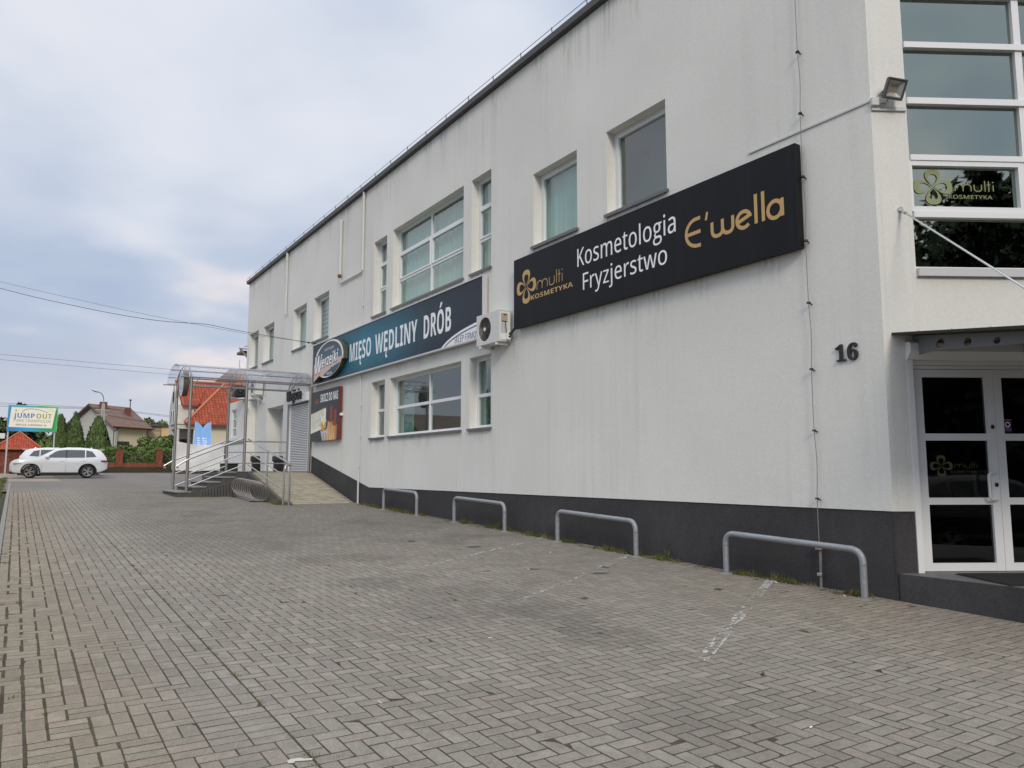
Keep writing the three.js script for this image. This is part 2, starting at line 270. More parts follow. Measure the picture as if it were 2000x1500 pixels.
// worn white bay lines, slanting away from the wall
{
  const worn = (seed, keep) => canvasTex(1024, 64, (g, w, h) => { g.clearRect(0, 0, w, h); const r = rng(seed); const im = g.createImageData(w, h); const n1 = fbmGrid(w, h, 70, 3, 4, seed), n2 = fbmGrid(w, h, 10, 2, 3, seed + 3);
    for (let i = 0; i < w * h; i++) { const x = (i % w) / w, y = (i / w | 0) / h; const cellx = ((i % w) % 37) / 37, joint = cellx < 0.10 || Math.abs(y - 0.5) < 0.03 ? 0.25 : 0; const edge = y > 0.84 && n2[i] > 0.5 ? 0.07 : 0, bar = ((i % w) % 37) / 37 > 0.86 ? 0.05 : 0; const k = n1[i] * 0.62 + n2[i] * 0.38 + keep(x) + edge + bar - joint + 0.028; const a = sstep(0.55, 0.63, k) * 0.9; im.data[4 * i] = im.data[4 * i + 1] = im.data[4 * i + 2] = a * 255; im.data[4 * i + 3] = 255; } g.putImageData(im, 0, 0); }, false);
  const line = (a, b, w, seed, keep, label) => {
    const d = V(b[0] - a[0], 0, b[1] - a[1]), L = d.length(), n = V(-d.z, 0, d.x).setLength(w / 2), pos = [], uv = [], I = [], N = 40;
    for (let i = 0; i <= N; i++) { const x = lerp(a[0], b[0], i / N), z = lerp(a[1], b[1], i / N); for (const s of [1, -1]) { const zz = z + n.z * s; pos.push(x + n.x * s, G(zz) + 0.0042, zz); uv.push(i / N, s > 0 ? 1 : 0); } if (i < N) I.push(2 * i, 2 * i + 2, 2 * i + 1, 2 * i + 1, 2 * i + 2, 2 * i + 3); }
    const g = new THREE.BufferGeometry(); g.setAttribute('position', new THREE.Float32BufferAttribute(pos, 3)); g.setAttribute('uv', new THREE.Float32BufferAttribute(uv, 2)); g.setIndex(I); g.computeVertexNormals();
    const m = std([0.46, 0.45, 0.43], 0.85, { alphaMap: worn(seed, keep), transparent: true, side: THREE.DoubleSide });
    const o = struct('bay_line', g, m); o.userData.label = label;
  };
  line([8.38, -6.78], [4.6, -4.42], 0.105, 11, (x) => 0.20 * sstep(0.2, 0.03, x) + 0.035 - 0.05 * x, 'worn white bay line beside the nearest grey hoop');
  line([8.38, -9.48], [4.3, -6.9], 0.105, 12, (x) => 0.14 * sstep(0.2, 0.02, x) + 0.04 - 0.08 * x, 'worn white bay line starting at the second grey hoop');
  line([8.35, -11.9], [4.9, -9.8], 0.10, 13, (x) => 0.045 - 0.05 * x, 'faint bay line between the second and third grey hoops');
  line([8.35, -14.6], [6.2, -13.2], 0.12, 14, (x) => -0.01 - 0.06 * x, 'very faint bay line below the third grey hoop');
}

{ // small oil spots on the bays
  const r = rng(606), tex = canvasTex(128, 128, (g) => { const im = g.createImageData(128, 128), n = fbmGrid(128, 128, 5, 5, 4, 83); for (let i = 0; i < 16384; i++) { const x = (i % 128) / 64 - 1, y = (i >> 7) / 64 - 1, d = Math.hypot(x, y); const a = sstep(0.95, 0.35, d + (n[i] - 0.5) * 1.1) * 0.75; im.data[4 * i] = im.data[4 * i + 1] = im.data[4 * i + 2] = a * 255; im.data[4 * i + 3] = 255; } g.putImageData(im, 0, 0); }, false), m = std([0.05, 0.047, 0.043], 0.75, { alphaMap: tex, transparent: true, side: THREE.DoubleSide });
  [[6.7, -8.2, 0.16, 'dark oil spot on the bay between the first two hoops'], [7.1, -8.6, 0.13, 'small oil spot nearer the wall between the first two hoops'], [6.1, -8.9, 0.12, 'dark oil smudge at the middle of the second bay'], [6.5, -11.3, 0.2, 'long oil smudge on the bay before the third hoop'], [5.9, -12.4, 0.16, 'oil spot far out on the bay before the third hoop'], [7.2, -6.6, 0.12, 'dark spot beside the nearest bay line'], [5.4, -6.9, 0.09, 'small dark spot at the middle of the yard']].forEach(([x, z, s, l]) => { const g = new THREE.PlaneGeometry(s * 2.2, s * 1.1).rotateX(-Math.PI / 2).rotateY(r() * 3), p = g.attributes.position; for (let i = 0; i < p.count; i++) { p.setXYZ(i, p.getX(i) + x, G(p.getZ(i) + z) + 0.0035, p.getZ(i) + z); } const o = struct('oil_stain', g, m); o.userData.label = l; });
}

// ---------- the commercial building ----------
const building = thing('office_building', 'long white two storey commercial building with dark plinth and rows of windows', 'building');
const YB = 8.45;
{
  const H = (s0, s1, y0, y1) => { const p = new THREE.Path(); p.moveTo(s0, y0); p.lineTo(s1, y0); p.lineTo(s1, y1); p.lineTo(s0, y1); p.closePath(); return p; };
  const fac = poly([[-35.3, -0.1], [-25.9, -0.1], [-25.9, 0.53], [-20.72, -0.46], [-5.13, -0.46], [-5.13, YB], [-35.3, YB]]);
  const holes = [];
  const win = (s0, s1, y0, y1, o = {}) => { fac.holes.push(H(s0, s1, y0, y1)); holes.push([s0, s1, y0, y1, o]); };
  const z1 = { cols: 1, rows: [] };
  win(-12.4, -10.96, 4.48, 5.99, { ...z1, blind: 'curtain' }); win(-10.1, -8.62, 4.48, 6.0, { ...z1, blind: 'none' });
  win(-20.68, -19.75, 4.46, 6.67, { rows: [5.25, 6.02], blind: 'curtain' }); win(-19.32, -15.3, 4.46, 6.69, { cols: [-17.33], rows: [5.25, 6.02], blind: 'curtain' }); win(-14.92, -14.05, 4.46, 6.68, { rows: [5.25, 6.02], blind: 'curtain' });
  win(-34.9, -33.38, 4.5, 6.06, { blind: 'zebra' }); win(-32.56, -31.0, 4.49, 6.03, { blind: 'half' }); win(-28.4, -26.86, 4.48, 6.03, { blind: 'half' }); win(-26.03, -24.5, 4.48, 6.02, { blind: 'zebra' });
  win(-20.68, -19.72, 0.94, 2.53, { rows: [1.72], blind: 'none' }); win(-19.38, -15.36, 0.94, 2.52, { cols: [-17.33], rows: [1.72], blind: 'dim' }); win(-14.97, -14.04, 0.94, 2.53, { rows: [1.68], blind: 'dim' });
  fac.holes.push(H(-31.6, -29.35, -0.04, 2.52));
  obj('wall', on(FAC, ext(fac, 0.3).translate(0, 0, -0.3)), M.wall, building);
  // sloping dark plinth, set a little behind the render
  obj('plinth', on(FAC, ext(poly([[-25.9, -2.4], [-5.13, -2.4], [-5.13, -0.46], [-20.72, -0.46], [-25.9, 0.53]]), 0.28).translate(0, 0, -0.292)), M.plinth, building);
  // end wall, back walls, floors and partitions that close the rooms
  obj('wall', [box(8.505, 20, -0.9, YB, -35.3, -35.02), box(19.7, 20, -1.6, YB, -35.0, 1.2)], M.wall, building);
  obj('interior', [box(8.75, 19.6, 3.15, 3.4, -34.9, -8.6), box(11.4, 11.5, -0.1, 8.2, -34.9, -8.6), box(8.75, 11.38, -0.1, 8.2, -13.6, -13.5), box(8.75, 11.38, 3.41, 8.2, -21.6, -21.5), box(8.75, 11.38, 3.41, 8.2, -30, -29.9), box(8.75, 11.38, -0.1, 3.14, -22.6, -22.5), box(8.75, 9.94, 3.41, 6.88, -12.45, -12.42), box(8.75, 11.38, -0.25, -0.1, -34.9, -8.6), box(8.8, 11.38, 6.9, 7.0, -34.9, -8.7)], M.room, building);
  obj('partition', box(9.95, 10.0, 3.41, 6.88, -13.4, -8.65), std([0.50, 0.78, 0.72], 0.8), building);
  // fire extinguisher and its sign seen through the second upper window
  obj('fire_extinguisher', [new THREE.CylinderGeometry(0.085, 0.085, 0.5, 16).translate(9.82, 5.8, -10.92), new THREE.SphereGeometry(0.085, 16, 8).translate(9.82, 6.05, -10.92), rod(V(9.82, 6.1, -10.92), V(9.82, 6.2, -10.87), 0.02), box(9.93, 9.948, 6.05, 6.25, -10.75, -10.55)], std([0.30, 0.28, 0.26], 0.4), building);

  // front wall, turned thirty degrees
  const fr = poly([[0, -0.46], [0.3, -0.46], [0.3, 1.5], [2.45, 1.5], [2.45, -0.46], [9, -0.46], [9, YB], [0, YB]]);
  fr.holes.push(H(0.44, 5.2, 2.4, 7.6));
  obj('wall', on(FRO, ext(fr, 0.3).translate(0, 0, -0.3)), M.wall, building);
  obj('plinth', on(FRO, ext(poly([[0, -2.4], [0.3, -2.4], [0.3, -0.46], [0, -0.46]]), 0.28).translate(0, 0, -0.292)), M.plinth, building);
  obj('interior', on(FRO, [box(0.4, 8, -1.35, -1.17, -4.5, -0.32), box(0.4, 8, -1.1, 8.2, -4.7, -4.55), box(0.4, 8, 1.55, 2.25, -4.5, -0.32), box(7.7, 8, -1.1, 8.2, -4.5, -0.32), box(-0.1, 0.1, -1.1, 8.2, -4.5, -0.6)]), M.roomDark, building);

  // roof edge: dark sheet metal coping with a lightning wire on clips
  const cop = poly([[-0.1, 0], [0.11, 0.02], [0.11, 0.15], [0.09, 0.17], [-0.3, 0.21], [-0.3, 0]]);
  const cg = ext(cop, 35.42 - 5.1).rotateY(0).translate(0, YB, 0);   // profile x = out of the wall, depth along the wall
  const facCop = cg.clone().applyMatrix4(new THREE.Matrix4().makeBasis(V(-1, 0, 0), V(0, 1, 0), V(0, 0, -1)).setPosition(8.5, 0, -5.08));
  const frCop = ext(cop, 9).translate(0, YB, 0).applyMatrix4(new THREE.Matrix4().makeBasis(V(NX, 0, NZ), V(0, 1, 0), V(-UX, 0, -UZ)).setPosition(CX + UX * 9, 0, CZ + UZ * 9));
  obj('roof_edge', [facCop, frCop], M.flashing, building);
  obj('roof', [box(8.7, 20, YB + 0.02, YB + 0.16, -35.4, -6.5)], M.flashing, building);
  const lw = obj('lightning_wire', [rod(V(8.46, YB + 0.31, -35.5), V(8.46, YB + 0.31, -5.3), 0.006, 6), tube([V(8.46, YB + 0.31, -35.5), V(8.45, YB + 0.27, -35.62), V(8.44, YB + 0.18, -35.66)], 0.006, 8, 6)], M.wire, building);
  const clips = []; for (let z = -35.2; z < -5.4; z += 1.12) clips.push(rod(V(8.47, YB + 0.17, z), V(8.46, YB + 0.33, z), 0.009, 6));
  clips.forEach((c) => obj('wire_clip', c, M.wire, lw));

  // windows
  function windowUnit(Mx, [s0, s1, y0, y1, o], depth = -0.19) {
    const f = 0.075, d = 0.07, cols = [s0, ...(Array.isArray(o.cols) ? o.cols : []), s1], rows = [y0, ...(o.rows || []), y1], n0 = depth - d, n1 = depth;
    const fr = [box(s0, s0 + f, y0, y1, n0, n1), box(s1 - f, s1, y0, y1, n0, n1), box(s0 + f, s1 - f, y0, y0 + f, n0, n1), box(s0 + f, s1 - f, y1 - f, y1, n0, n1)];
    for (let i = 1; i < cols.length - 1; i++) fr.push(box(cols[i] - f / 2, cols[i] + f / 2, y0 + f, y1 - f, n0, n1 - 0.003));
    for (let j = 1; j < rows.length - 1; j++) for (let i = 0; i < cols.length - 1; i++) fr.push(box(cols[i] + (i ? f / 2 : f), cols[i + 1] - (i < cols.length - 2 ? f / 2 : f), rows[j] - f / 2, rows[j] + f / 2, n0, n1 - 0.006));
    const w = obj('window', on(Mx, fr), M.pvc, building);
    for (let i = 0; i < cols.length - 1; i++) for (let j = 0; j < rows.length - 1; j++) {
      const a = cols[i] + (i ? f / 2 : f) - 0.004, b = cols[i + 1] - (i < cols.length - 2 ? f / 2 : f) + 0.004, c = rows[j] + (j ? f / 2 : f) - 0.004, e = rows[j + 1] - (j < rows.length - 2 ? f / 2 : f) + 0.004;
      const op = (j === 1 && rows.length === 4) || (rows.length === 2);         // opening sashes have a second, thinner frame
      if (op) { const g = 0.045; obj('sash', on(Mx, [box(a, a + g, c, e, n0 + 0.01, n1 + 0.014), box(b - g, b, c, e, n0 + 0.01, n1 + 0.014), box(a + g, b - g, c, c + g, n0 + 0.01, n1 + 0.014), box(a + g, b - g, e - g, e, n0 + 0.01, n1 + 0.014)]), M.pvc, w); }
      obj('pane', on(Mx, new THREE.PlaneGeometry(b - a, e - c).translate((a + b) / 2, (c + e) / 2, depth - 0.03)), M.glass, w);
    }
    const sd = o.sill || M.sill;
    obj('sill', on(Mx, [box(s0 - 0.04, s1 + 0.04, y0 - 0.035, y0 - 0.003, n1 - 0.02, 0.055), box(s0 - 0.04, s1 + 0.04, y0 - 0.06, y0 - 0.037, 0.035, 0.054)]), sd, w);
    const kb = depth - 0.16, N = Math.round((s1 - s0) * 26);
    const wavy = (a, b, c, e, amp, n) => { const g = new THREE.PlaneGeometry(b - a, e - c, n, 1).translate((a + b) / 2, (c + e) / 2, kb), p = g.attributes.position; for (let i = 0; i < p.count; i++) p.setZ(i, kb + Math.sin(p.getX(i) * 34 + Math.sin(p.getX(i) * 9) * 1.6) * amp + Math.sin(p.getX(i) * 71) * amp * 0.3); g.computeVertexNormals(); return g; };
    if (o.blind === 'curtain') obj('curtain', on(Mx, wavy(s0 - 0.1, s1 - 0.02, y0 + 0.02, y1 - 0.05, 0.022, N)), M.curtain, w);
    if (o.blind === 'dim') obj('curtain', on(Mx, [wavy(s0 + 0.02, s0 + (s1 - s0) * 0.2, y0 + 0.02, y1 - 0.05, 0.022, N)]), M.curtainDark, w);
    if (o.blind === 'half') obj('curtain', on(Mx, wavy(s0 - 0.12, s1 - 0.02, y0 + 0.02, y1 - 0.05, 0.02, N)), M.curtain, w);
    if (o.blind === 'zebra') { const st = []; for (let y = y0 + 0.05; y < y1 - 0.08; y += 0.155) st.push(new THREE.PlaneGeometry(s1 - s0 + 0.08, 0.09).translate((s0 + s1) / 2 - 0.08, y + 0.05, kb)); st.push(new THREE.PlaneGeometry(s1 - s0 + 0.08, y1 - y0 - 0.1).translate((s0 + s1) / 2 - 0.08, (y0 + y1) / 2, kb - 0.02)); obj('blind', on(Mx, st.slice(0, -1)), M.curtain, w); obj('blind', on(Mx, st.slice(-1)), M.curtainDark, w); }
  }
  holes.forEach((h) => windowUnit(FAC, h));
  { // dirty runs where rain drips off the sill ends and the sign boards
    const tx = [1, 2, 3].map((q) => canvasTex(64, 256, (g, w, h) => { const im = g.createImageData(w, h), n = fbmGrid(w, h, 9, 2, 3, 400 + q); for (let i = 0; i < w * h; i++) { const x = (i % w) / w, y = (i / w | 0) / h, a = sstep(0.42, 0.75, n[i]) * Math.pow(1 - y, 1.3) * sstep(0, 0.2, x) * sstep(1, 0.8, x) * 0.2; im.data[4 * i] = im.data[4 * i + 1] = im.data[4 * i + 2] = a * 255; im.data[4 * i + 3] = 255; } g.putImageData(im, 0, 0); }, false)).map((t) => std([0.20, 0.19, 0.17], 0.95, { alphaMap: t, transparent: true }));
    const rr = rng(77), run = (x, y, w, h) => obj('rain_stain', on(FAC, new THREE.PlaneGeometry(w, h).translate(x, y - h / 2, 0.0025)), tx[Math.floor(rr() * 3)], building);
    for (const [a, b, y] of holes) { run(a + 0.02, y - 0.03, 0.16, 0.5 + rr() * 0.5); run(b - 0.02, y - 0.03, 0.14, 0.4 + rr() * 0.5); run(lerp(a, b, 0.3 + 0.4 * rr()), y - 0.03, (b - a) * 0.5, 0.35 + rr() * 0.3); }
    for (let x = -12.5; x < -6.4; x += 0.9) run(x + rr() * 0.5, 2.87, 0.5, 0.3 + rr() * 0.45);
    for (let x = -22.4; x < -14.6; x += 1.1) run(x + rr() * 0.5, 2.86, 0.5, 0.2 + rr() * 0.2);
    for (let x = -34.6; x < -5.6; x += 1.05) run(x + rr() * 0.7, YB, 0.55, 0.5 + rr() * 1.1);
    run(-13.1, 2.6, 0.4, 0.8);
  }

  // tall glazed front: rows of panes between broad white bars, one opening sash with the salon's sign
  {
    const s0 = 0.44, s1 = 5.2, y0 = 2.4, y1 = 7.6, n = -0.12, mul = [1.99, 3.55], rows = [2.44, 3.06, 3.77, 4.5, 5.24, 5.93, 6.7, 7.56];
    const fr = [box(s0, s0 + 0.07, y0, y1, n - 0.1, n + 0.01), box(s1 - 0.07, s1, y0, y1, n - 0.1, n + 0.01), box(s0 + 0.07, s1 - 0.07, y0, y0 + 0.05, n - 0.1, n + 0.01), box(s0 + 0.07, s1 - 0.07, y1 - 0.05, y1, n - 0.1, n + 0.01)];
    for (const m of mul) fr.push(box(m - 0.045, m + 0.045, 3.19, y1 - 0.05, n - 0.1, n + 0.02));
    const bars = [[3.06, 3.135], [3.78, 3.85], [4.505, 4.585], [5.24, 5.315], [5.93, 6.0], [6.68, 6.75]];
    bars.forEach(([a, b], k) => fr.push(box(s0 + 0.07, s1 - 0.07, a, b, n - 0.1, n + 0.045)));
    const w = obj('window', on(FRO, fr), M.pvc, building);
    const sash = (a, b, c, e) => obj('sash', on(FRO, [box(a, a + 0.075, c, e, n - 0.06, n + 0.032), box(b - 0.075, b, c, e, n - 0.06, n + 0.032), box(a + 0.075, b - 0.075, c, c + 0.062, n - 0.06, n + 0.032), box(a + 0.075, b - 0.075, e - 0.062, e, n - 0.06, n + 0.032)]), M.pvc, w);
    sash(s0 + 0.01, 1.94, 3.137, 3.778); sash(2.04, 3.5, 3.137, 3.778);
    const edges = [s0 + 0.06, ...mul, s1 - 0.06];
    const ys = [[2.45, 3.06], [3.19, 3.74], [3.85, 4.505], [4.585, 5.24], [5.315, 5.93], [6.0, 6.68], [6.75, 7.55]];
    ys.forEach(([a, b], k) => { const es = k ? edges : [s0 + 0.06, s1 - 0.06]; for (let i = 0; i < es.length - 1; i++) obj('pane', on(FRO, new THREE.PlaneGeometry(es[i + 1] - es[i], b - a + 0.01).translate((es[i] + es[i + 1]) / 2, (a + b) / 2, n - 0.03)), M.glassFront, w); });
    obj('sill', on(FRO, [box(s0 + 0.012, s1, 2.30, 2.398, -0.1, 0.05)]), M.sillPale, w);
  }

  // salon door: two white leaves of three dark panes each, shutter box above, guide rails at the side
  {
    const n = -0.12, door = (a, b, hinge) => {
      const st = [box(a, a + 0.1, -1.15, 1.2, n - 0.06, n), box(b - 0.1, b, -1.15, 1.2, n - 0.06, n)];
      for (const [c, e] of [[-1.15, -1.06], [-0.39, -0.31], [0.358, 0.44], [1.11, 1.2]]) st.push(box(a + 0.1, b - 0.1, c, e, n - 0.06, n - 0.004));
      const d = obj('door', on(FRO, st), M.pvc, building);
      for (const [c, e] of [[-1.06, -0.39], [-0.31, 0.358], [0.44, 1.11]]) obj('pane', on(FRO, new THREE.PlaneGeometry(b - a - 0.19, e - c + 0.01).translate((a + b) / 2, (c + e) / 2, n - 0.035)), M.glassDark, d);
      const hx = hinge < 0 ? b - 0.05 : a + 0.05, dir = hinge < 0 ? -1 : 1;
      if (hinge < 0) obj('handle', on(FRO, bent([V(hx, -0.02, n), V(hx - 0.02, -0.02, n + 0.06), V(hx - 0.125, -0.02, n + 0.07), V(hx - 0.125, -0.33, n + 0.07), V(hx, -0.33, n + 0.05), V(hx, -0.33, n)], 0.055, 0.016, 10)), M.white, d);
      if (hinge < 0) for (const y of [-0.16, 0.52]) obj('lock', on(FRO, new THREE.CylinderGeometry(0.017, 0.017, 0.02, 12).rotateX(Math.PI / 2).scale(1, 1.5, 1).translate(hx + 0.005, y, n + 0.01)), M.black, d);
      return d;
    };
    const d1 = door(0.405, 1.372, -1), d2 = door(1.376, 2.34, 1);
    // the far sides of the pull handles seen through the glass
    obj('handle', on(FRO, bent([V(1.3, 0.0, n - 0.06), V(1.3, 0.0, n - 0.13), V(1.16, 0.0, n - 0.14), V(1.16, -0.31, n - 0.14), V(1.3, -0.31, n - 0.13), V(1.3, -0.31, n - 0.06)], 0.03, 0.015, 10)), std([0.35, 0.6, 0.5], 0.4), d1);
    obj('door_frame', on(FRO, [box(0.335, 0.4, -1.15, 1.206, n - 0.08, n + 0.012), box(2.345, 2.41, -1.15, 1.206, n - 0.08, n + 0.012), box(0.335, 2.41, 1.206, 1.245, n - 0.08, n + 0.012), box(0.335, 2.41, 1.249, 1.30, n - 0.08, n + 0.03), box(0.262, 0.332, -1.155, 1.3, n - 0.02, n + 0.125), box(2.413, 2.48, -1.155, 1.3, n - 0.02, n + 0.125)]), M.pvc, building);
    const sb = poly([[-0.12, 1.302], [0.02, 1.302], [0.06, 1.345], [0.1, 1.385], [0.1, 1.48], [0.08, 1.5], [-0.12, 1.5]]);
    obj('shutter_box', ext(sb, 2.23).applyMatrix4(new THREE.Matrix4().makeBasis(V(NX, 0, NZ), V(0, 1, 0), V(-UX, 0, -UZ)).setPosition(CX + UX * 2.49, 0, CZ + UZ * 2.49)), M.pvc, building);
    const flower = (g, cx, cy, R) => { for (let k = 0; k < 4; k++) { g.save(); g.translate(cx, cy); g.rotate(k * Math.PI / 2); g.beginPath(); g.moveTo(0, -R * 0.06); g.bezierCurveTo(-R * 0.50, -R * 0.42, -R * 0.56, -R, 0, -R); g.bezierCurveTo(R * 0.56, -R, R * 0.50, -R * 0.42, 0, -R * 0.06); g.moveTo(0, -R * 0.10); g.bezierCurveTo(R * 0.30, -R * 0.40, R * 0.30, -R * 0.72, 0, -R * 0.72); g.bezierCurveTo(-R * 0.30, -R * 0.72, -R * 0.30, -R * 0.40, 0, -R * 0.10); g.closePath(); g.fill('evenodd'); g.restore(); } };
    T.flower = flower;
    const logo = (fill) => canvasTex(1024, 512, (g, w, h) => { g.fillStyle = '#000'; g.fillRect(0, 0, w, h); g.fillStyle = '#fff'; g.strokeStyle = '#fff'; flower(g, 225, 256, 215); T.multi(g, 470, 300, 440, 130, 11); g.save(); g.translate(385, 395); g.scale(1.42, 1); g.font = '64px sans-serif'; g.fillText('KOSMETYKA', 0, 0, 400); g.restore(); }, false);
    T.multi = (g, x, y, w, h, lw) => { // the rounded thin word "multi" drawn with strokes
      const u = w / 440; g.lineWidth = lw; g.lineCap = 'butt'; const b = y, xh = h * 0.62, t = y - xh; g.beginPath();
      g.moveTo(x, b); g.lineTo(x, t + 30 * u); g.moveTo(x, t + 42 * u); g.quadraticCurveTo(x + 5 * u, t, x + 48 * u, t); g.quadraticCurveTo(x + 88 * u, t, x + 90 * u, t + 38 * u); g.lineTo(x + 90 * u, b); g.moveTo(x + 90 * u, t + 42 * u); g.quadraticCurveTo(x + 95 * u, t, x + 138 * u, t); g.quadraticCurveTo(x + 180 * u, t, x + 180 * u, t + 42 * u); g.lineTo(x + 180 * u, b);
      g.moveTo(x + 215 * u, t); g.lineTo(x + 215 * u, b - 36 * u); g.quadraticCurveTo(x + 216 * u, b, x + 255 * u, b); g.quadraticCurveTo(x + 298 * u, b, x + 298 * u, b - 36 * u); g.lineTo(x + 298 * u, t);
      g.moveTo(x + 336 * u, y - h); g.lineTo(x + 336 * u, b); g.moveTo(x + 378 * u, y - h * 0.95); g.lineTo(x + 378 * u, b); g.moveTo(x + 358 * u, t); g.lineTo(x + 400 * u, t); g.moveTo(x + 428 * u, t + 4 * u); g.lineTo(x + 428 * u, b); g.stroke(); g.beginPath(); g.arc(x + 428 * u, y - h * 0.86, lw * 0.75, 0, 7); g.fill(); };
    const a1 = logo(), stickM = std([0.25, 0.28, 0.13], 0.7, { alphaMap: a1, transparent: true, side: THREE.DoubleSide }), stickD = std([0.075, 0.075, 0.032], 0.7, { alphaMap: a1, transparent: true, side: THREE.DoubleSide });
    const w = building.children.filter((c) => c.name === 'window').pop();
    obj('salon_sticker', on(FRO, new THREE.PlaneGeometry(1.16, 0.53).translate(1.13, 3.465, -0.139)), stickM, w);
    obj('salon_sticker', on(FRO, new THREE.PlaneGeometry(0.66, 0.30).translate(0.88, 0.06, n - 0.028)), stickD, d1);
    const st = canvasTex(128, 192, (g) => { g.fillStyle = '#232352'; g.fillRect(0, 0, 128, 192); g.fillStyle = '#b04048'; g.fillRect(0, 0, 128, 18); g.strokeStyle = '#e6e6ee'; g.lineWidth = 16; g.beginPath(); g.arc(64, 78, 33, 0, 7); g.stroke(); g.fillStyle = '#8a4a86'; g.fillRect(16, 130, 96, 26); g.fillRect(22, 164, 84, 10); });
    obj('small_sticker', on(FRO, new THREE.PlaneGeometry(0.1, 0.155).translate(1.54, 0.535, n - 0.03)), std(1, 0.6, { map: st }), d2);
  }

  // shop entrance: roller shutter hung in front of the wall, its box above
  {
    const a = -28.15, b = -26.05, slat = []; let y = -0.02, k = 0;
    const holder = obj('shutter', on(FAC, box(a, b, -0.03, 2.42, 0.002, 0.026)), M.dark, building); for (const q of [a - 0.09, b]) obj('guide_rail', on(FAC, box(q, q + 0.09, -0.03, 2.42, 0.003, 0.09)), M.pvc, holder);
    const prof = poly([[0, 0.002], [0.026, 0.005], [0.036, 0.024], [0.028, 0.046], [0, 0.05]]);
    const sg = ext(prof, b - a).applyMatrix4(new THREE.Matrix4().makeBasis(V(-1, 0, 0), V(0, 1, 0), V(0, 0, -1)).setPosition(8.47, 0, b));
    for (; y < 2.38; y += 0.06) { const m = new THREE.Mesh(sg, M.shutter ||= std([0.64, 0.65, 0.66], 0.5)); m.name = 'slat'; m.position.y = y; m.castShadow = m.receiveShadow = true; holder.add(m); }
    obj('shutter_box', on(FAC, [rbox(a - 0.12, b + 0.12, 2.42, 2.72, 0.002, 0.2, 0.02)]), M.pvc, building);
    // recessed sectional door further along
    const d = obj('door', on(FAC, [box(-31.6, -29.35, -0.04, 2.52, -0.62, -0.56)]), M.white, building);
    for (let i = 0; i < 12; i++) obj('panel', on(FAC, [rbox(-31.56, -29.4, i * 0.208, i * 0.208 + 0.195, -0.56, -0.545, 0.006)]), M.plasticPipe, d);
    obj('door_reveal', on(FAC, [box(-31.62, -31.58, -0.04, 2.52, -0.56, -0.3), box(-29.38, -29.34, -0.04, 2.52, -0.56, -0.3), box(-31.58, -29.38, 2.5, 2.54, -0.56, -0.3)]), M.wall, building);
    obj('handle', on(FAC, [box(-29.62, -29.55, 0.95, 1.08, -0.545, -0.49)]), M.black, d);
  }

  // rain pipes, cable trunking, lightning conductor
  const pipe = (z, y0, y1, r) => rod(V(8.5 - r - 0.02, y0, z), V(8.5 - r - 0.02, y1, z), r, 14);
  obj('rain_pipe', [pipe(-29.25, 6.0, YB, 0.042), rod(V(8.438, 8.1, -29.25), V(8.438, YB, -29.25), 0.052, 14)], M.plasticPipe, building);
  obj('rain_pipe', [pipe(-23.33, 6.28, 8.1, 0.048), pipe(-23.33, 6.0, 6.28, 0.02)], M.plasticPipe, building);
  obj('pipe_end', [new THREE.SphereGeometry(0.07, 10, 8).translate(8.42, 6.24, -23.33)], M.rust, building);
  obj('rain_pipe', [pipe(-21.43, 6.0, YB, 0.038), rod(V(8.46, 6.0, -23.33), V(8.46, 5.98, -21.43), 0.025, 10)], M.plasticPipe, building);
  const dn = obj('conductor_pipe', [pipe(-21.42, -0.95, 5.95, 0.016), pipe(-21.42, -0.95, 0.0, 0.026)], M.plasticPipe, building);
  obj('pipe_clip', [4.9, 3.0, 1.9, 1.0, 0.1].map((y) => box(8.44, 8.499, y, y + 0.03, -21.45, -21.39)), M.sillPale, dn);
  const wz = -6.08, lc = obj('lightning_conductor', [tube([V(8.44, YB + 0.2, wz), ...[5.56, 4.7, 3.83, 2.97, 2.15, 1.29, 0.51, -0.34].flatMap((y, i) => [V(8.455, y + 0.45, wz + (i % 2 ? 0.012 : -0.01)), V(8.445, y, wz)]), V(8.445, -0.95, wz)], 0.0055, 120, 6), rod(V(8.46, -0.95, wz), V(8.46, -1.6, wz - 0.01), 0.016, 8)], std([0.22, 0.22, 0.22], 0.6), building);
  for (const y of [5.56, 4.7, 3.83, 2.97, 2.15, 1.29, 0.51, -0.34]) obj('clamp', [new THREE.CylinderGeometry(0.022, 0.03, 0.022, 10).translate(8.445, y, wz), rod(V(8.445, y - 0.01, wz), V(8.5, y - 0.02, wz + 0.01), 0.008, 6)], M.black, lc);
  obj('test_joint', [rbox(8.42, 8.475, -0.97, -0.91, wz - 0.05, wz + 0.05, 0.008), rod(V(8.43, -0.88, wz + 0.05), V(8.43, -0.94, wz + 0.1), 0.012, 8), rbox(8.43, 8.475, -1.29, -1.25, wz - 0.045, wz + 0.025, 0.008)], M.steel, lc);
  obj('cable_trunking', [...on(FAC, [box(-6.98, -5.135, 4.47, 4.495, 0.002, 0.018)]), ...on(FRO, [box(0.004, 0.43, 4.355, 4.40, 0.002, 0.03)])], M.plasticPipe, building);
  obj('scratch_mark', on(FAC, [box(-33.6, -31.0, 3.93, 3.945, 0.001, 0.012)]), std(0.36, 0.9), building);
}
settle(building);

